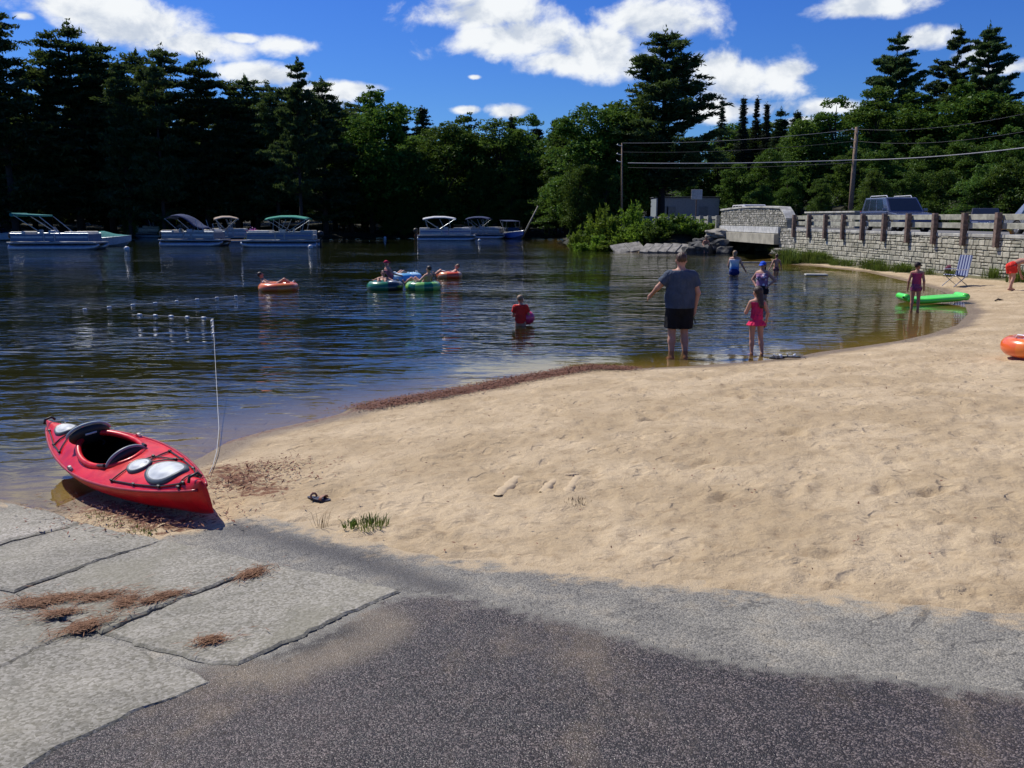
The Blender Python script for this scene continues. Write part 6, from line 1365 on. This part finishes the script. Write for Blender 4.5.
        for i in range(n+1):
            t = i/n; x = -.40*L+.62*L*t; z = 2.2+.45*math.sin(PI*min(1,t*1.25+.05))-.75*t*t
            for j in range(7): y = -1.1+2.2*j/6; vs.append((x,y,z-.12*abs(y/1.1)**2))
        m = MB(); m.add(vs, [(i*7+j, i*7+j+1, (i+1)*7+j+1, (i+1)*7+j) for i in range(n) for j in range(6)]); cn = m.build('canopy', top, bt, smooth=True); sd = cn.modifiers.new('thick', 'SOLIDIFY'); sd.thickness = .05
        for s_ in (-1,1):
            for a, b, z in ((-.15*L,-.38*L,2.2),(.15*L,.10*L,2.1),(.22*L,.2*L,1.8)): m = MB(); m.tube([(a,s_*1.1,1.16),(b,s_*1.1,z)], .025, 6); m.build('frame', ALU, bt)
    return o
def motorboat(px, py, rz, label, L=5.2, hull=BOATW, deckm=BOATW, cover=None, bim=None, W=2.0):
    p_ = at(px, py, 0); o = thing('motorboat', (p_.x, p_.y, 0), rz, label, 'boat'); n = 24; m = MB(); vs = []
    def bb(t): return W/2*(1-max(0,(t-.45)/.55)**2.2)+.01
    def zs_(t): return .62+.25*t*t
    for i in range(n+1):
        t = i/n; x = -L/2+L*t; b = bb(t); kz = -.25+.75*max(0,(t-.7)/.3)**2
        for y, z in ((-b,zs_(t)),(-b*.88,.12+.35*max(0,(t-.6)/.4)**2),(0,kz),(b*.88,.12+.35*max(0,(t-.6)/.4)**2),(b,zs_(t))): vs.append((x,y,z))
    m.add(vs, [(i*5+j, i*5+j+1, (i+1)*5+j+1, (i+1)*5+j) for i in range(n) for j in range(4)]+[(0,1,2,3,4)]); m.build('hull', hull, o)
    m = MB(); vs = []
    for i in range(n+1):
        t = i/n; x = -L/2+L*t; b = bb(t)
        for k in range(5): y = -b+2*b*k/4; vs.append((x, y, zs_(t)+.005+(.10*(1-(y/(b+1e-6))**2) if t > .5 else -.30*(1 if 0 < k < 4 else 0))))
    if cover is None: m.add(vs, [(i*5+j, i*5+j+1, (i+1)*5+j+1, (i+1)*5+j) for i in range(n) for j in range(4)]); m.build('deck', deckm, o)
    else:
        m2 = MB(); vs = []
        for i in range(n+1):
            t = i/n; x = -L/2+L*t; b = bb(t)+.02
            for k in range(7): y = -b+2*b*k/6; vs.append((x, y, zs_(t)+.02+(.40*math.exp(-((t-.5)/.2)**2)+.12)*(1-(y/b)**2)*min(1,(1-t)*6,t*8+.3)))
        m2.add(vs, [(i*7+j, i*7+j+1, (i+1)*7+j+1, (i+1)*7+j) for i in range(n) for j in range(6)]); m2.build('canvas_cover', cover, o, smooth=True)
    m = MB(); m.tube([(-L/2+L*t, -(bb(t)+.01), zs_(t)) for t in np.linspace(0,1,20)]+[(-L/2+L*t, bb(t)+.01, zs_(t)) for t in np.linspace(1,0,20)[1:]], .03, 6); m.build('rub_rail', ALU, o)
    if cover is None:
        m = MB()
        m.add([(.35,-.8,.75),(.35,.8,.75),(.02,.7,1.22),(.02,-.7,1.22),(-.6,-.88,.75),(-.6,-.85,1.0),(-.6,.88,.75),(-.6,.85,1.0)], [(0,1,2,3),(0,3,5,4),(1,6,7,2)]); m.build('windshield', GLS, o)
        for y in (-.45,.45): m = MB(); m.box((-.7,y,.68), (.5,.5,.2), None, 0, .05); m.box((-.95,y,.95), (.12,.5,.5), None, 0, .04); m.build('seat', CRM, o)
    mo = thing('outboard_motor', (-L/2-.15,0,0)); mo.parent = o; m = MB(); m.sphere((0,0,.95), (.26,.19,.28), 10); m.build('cowling', KB, mo, smooth=True); m = MB(); m.box((0,0,.4), (.14,.1,.9), None, 0, .02); m.build('leg', KB, mo)
    if bim:
        bt = thing('bimini_top', (0,0,0)); bt.parent = o; m = MB(); m.box((-.7,0,1.95), (1.7,1.7,.07), Euler((0,R(4),0)), 0, .03); m.build('canopy', bim, bt)
        for s_ in (-1,1):
            for a, b in ((-.3,-1.4),(-.3,.1),(-.9,-.8)): m = MB(); m.tube([(a,s_*.85,.75),(b,s_*.83,1.93)], .02, 6); m.build('frame', ALU, bt)
    return o
pontoon(60, 249.5, R(3), 'blue sided pontoon boat with folded teal top raised at its left end', 6.3, M('panel_blue', (.05,.12,.24), .4), BOATW, TEALC, 'folded')
motorboat(103, 246.5, R(2), 'small moored boat under a sea green cover, behind the blue pontoon boat', 4.6, BOATW, BOATW, TEALC)
motorboat(2, 240.5, R(5), 'white motorboat cut off by the left edge of the view', 5.0, BOATW)
pontoon(148, 237.3, R(8), 'small distant pontoon boat seen in the gap between the two forward pines', 4.6, LG, BOATW, BCAN, 'arch')
pontoon(196, 246, R(-4), 'pontoon boat with dark arched top, left of the green roofed one', 5.2, M('panel_grey', (.20,.24,.28), .4), BOATW, BCAN, 'arch')
pontoon(232, 242.5, R(20), 'small pontoon boat with a beige top tucked behind the dark dock', 4.2, LG, BOATW, TCAN, 'up')
pontoon(281, 247, R(183), 'pontoon boat with a green roof and grey side panels', 5.9, M('panel_grey', (.20,.24,.28), .4), DBLU, GCAN, 'up')
pontoon(447, 240.5, R(4), 'pontoon boat with a white roof moored beside the orange buoy', 6.0, BOATW, DBLU, WCAN, 'up')
pontoon(484, 238.6, R(-8), 'pontoon boat with a navy roof behind the white roofed one', 5.0, LG, BOATW, BCAN, 'up')
motorboat(513, 238.6, R(-60), 'small blue and white speedboat, rightmost of the moored boats', 4.6, M('speedboat_blue', (.06,.16,.50), .25, coat=.6), BOATW, None, BCAN)
P_ = at(236, 245.5); dk = thing('dock', (P_.x, P_.y, 0), R(5), 'low dark wooden dock between the two middle left pontoon boats', 'dock'); m = MB(); 
for k in range(14): m.box((-1.5+k*.23,0,.42), (.215,2.4,.05), None, 0, .006)
m.build('planks', TIMB, dk); 
for x_ in (-1.4,1.4):
    for y_ in (-1.1,1.1): m = MB(); m.tube([(x_,y_,-.8),(x_,y_,.9)], .07, 8); m.build('post', BARK, dk)
P_ = at(254, 246); fb = thing('flower_planter', (P_.x, P_.y-.3, .35), 0, 'planter of pink and yellow flowers at the front of the green roofed boat', 'flowers'); m = MB(); m.tube([(0,0,0),(0,0,.28)], [.16,.24], 12); m.build('pot', TIMB, fb)
rr_ = np.random.default_rng(4); 
for nm, col, cz in (('pink_flowers', (.7,.25,.5), .75), ('yellow_flowers', (.7,.6,.05), .42), ('leaves', (.06,.16,.03), .45)):
    C = rr_.normal(0,1,(160,3))*[.24,.2,.16]+[0,0,cz]; D = unit(rr_.normal(0,1,C.shape)); U = unit(np.cross(D, rr_.normal(0,1,C.shape))); V, Fq = quads(C, D, U, .07, .05); npmesh(nm, V, Fq, M(nm+'_mat', col, .7), fb)
def buoy(px, py, r_, mat, label):
    P_ = at(px, py); o = thing('mooring_buoy', (P_.x,P_.y,0), 0, label, 'buoy'); m = MB(); m.sphere((0,0,r_*.5), r_, 10); m.build('ball', mat, o, smooth=True); m = MB(); m.tube([(0,0,r_*1.3),(0,0,r_*1.75)], r_*.15, 8); m.build('ring_stem', KB, o)
buoy(417, 237.5, .38, M('orange_plastic', (.85,.16,.03), .35), 'orange mooring buoy left of the white roofed pontoon boat'); buoy(385, 238.7, .17, FLO, 'small white buoy off the bright green bush'); buoy(479.5, 241.5, .17, FLO, 'small white buoy right of the white roofed pontoon boat'); buoy(127, 250.5, .2, FLO, 'white buoy right of the blue pontoon boat'); buoy(310.5, 248.5, .19, FLO, 'white buoy at the right end of the green roofed boat')
# pale leaning pole beside speedboat
P_ = at(528, 238.5); m = MB(); zt = yat(206, P_.y-1); x1 = xat(538, P_.y-1, 2); m.tube([(xat(523,P_.y-1,0),P_.y-1,.3),(x1,P_.y-1,zt)], [.12,.06], 8); tag(m.build('leaning_trunk', M('pale_wood', (.42,.38,.30), .8), smooth=True), 'pale bare trunk leaning up to the right beside the blue speedboat', 'tree trunk')
# swimmer's head far off, birds on the water left of the man
for i, (px, py) in enumerate([(378,293)]): pass
sc.cycles.max_bounces = 8; sc.cycles.transparent_max_bounces = 12; sc.cycles.glossy_bounces = 3; sc.cycles.diffuse_bounces = 3
sc.cycles.caustics_reflective = False; sc.cycles.caustics_refractive = False
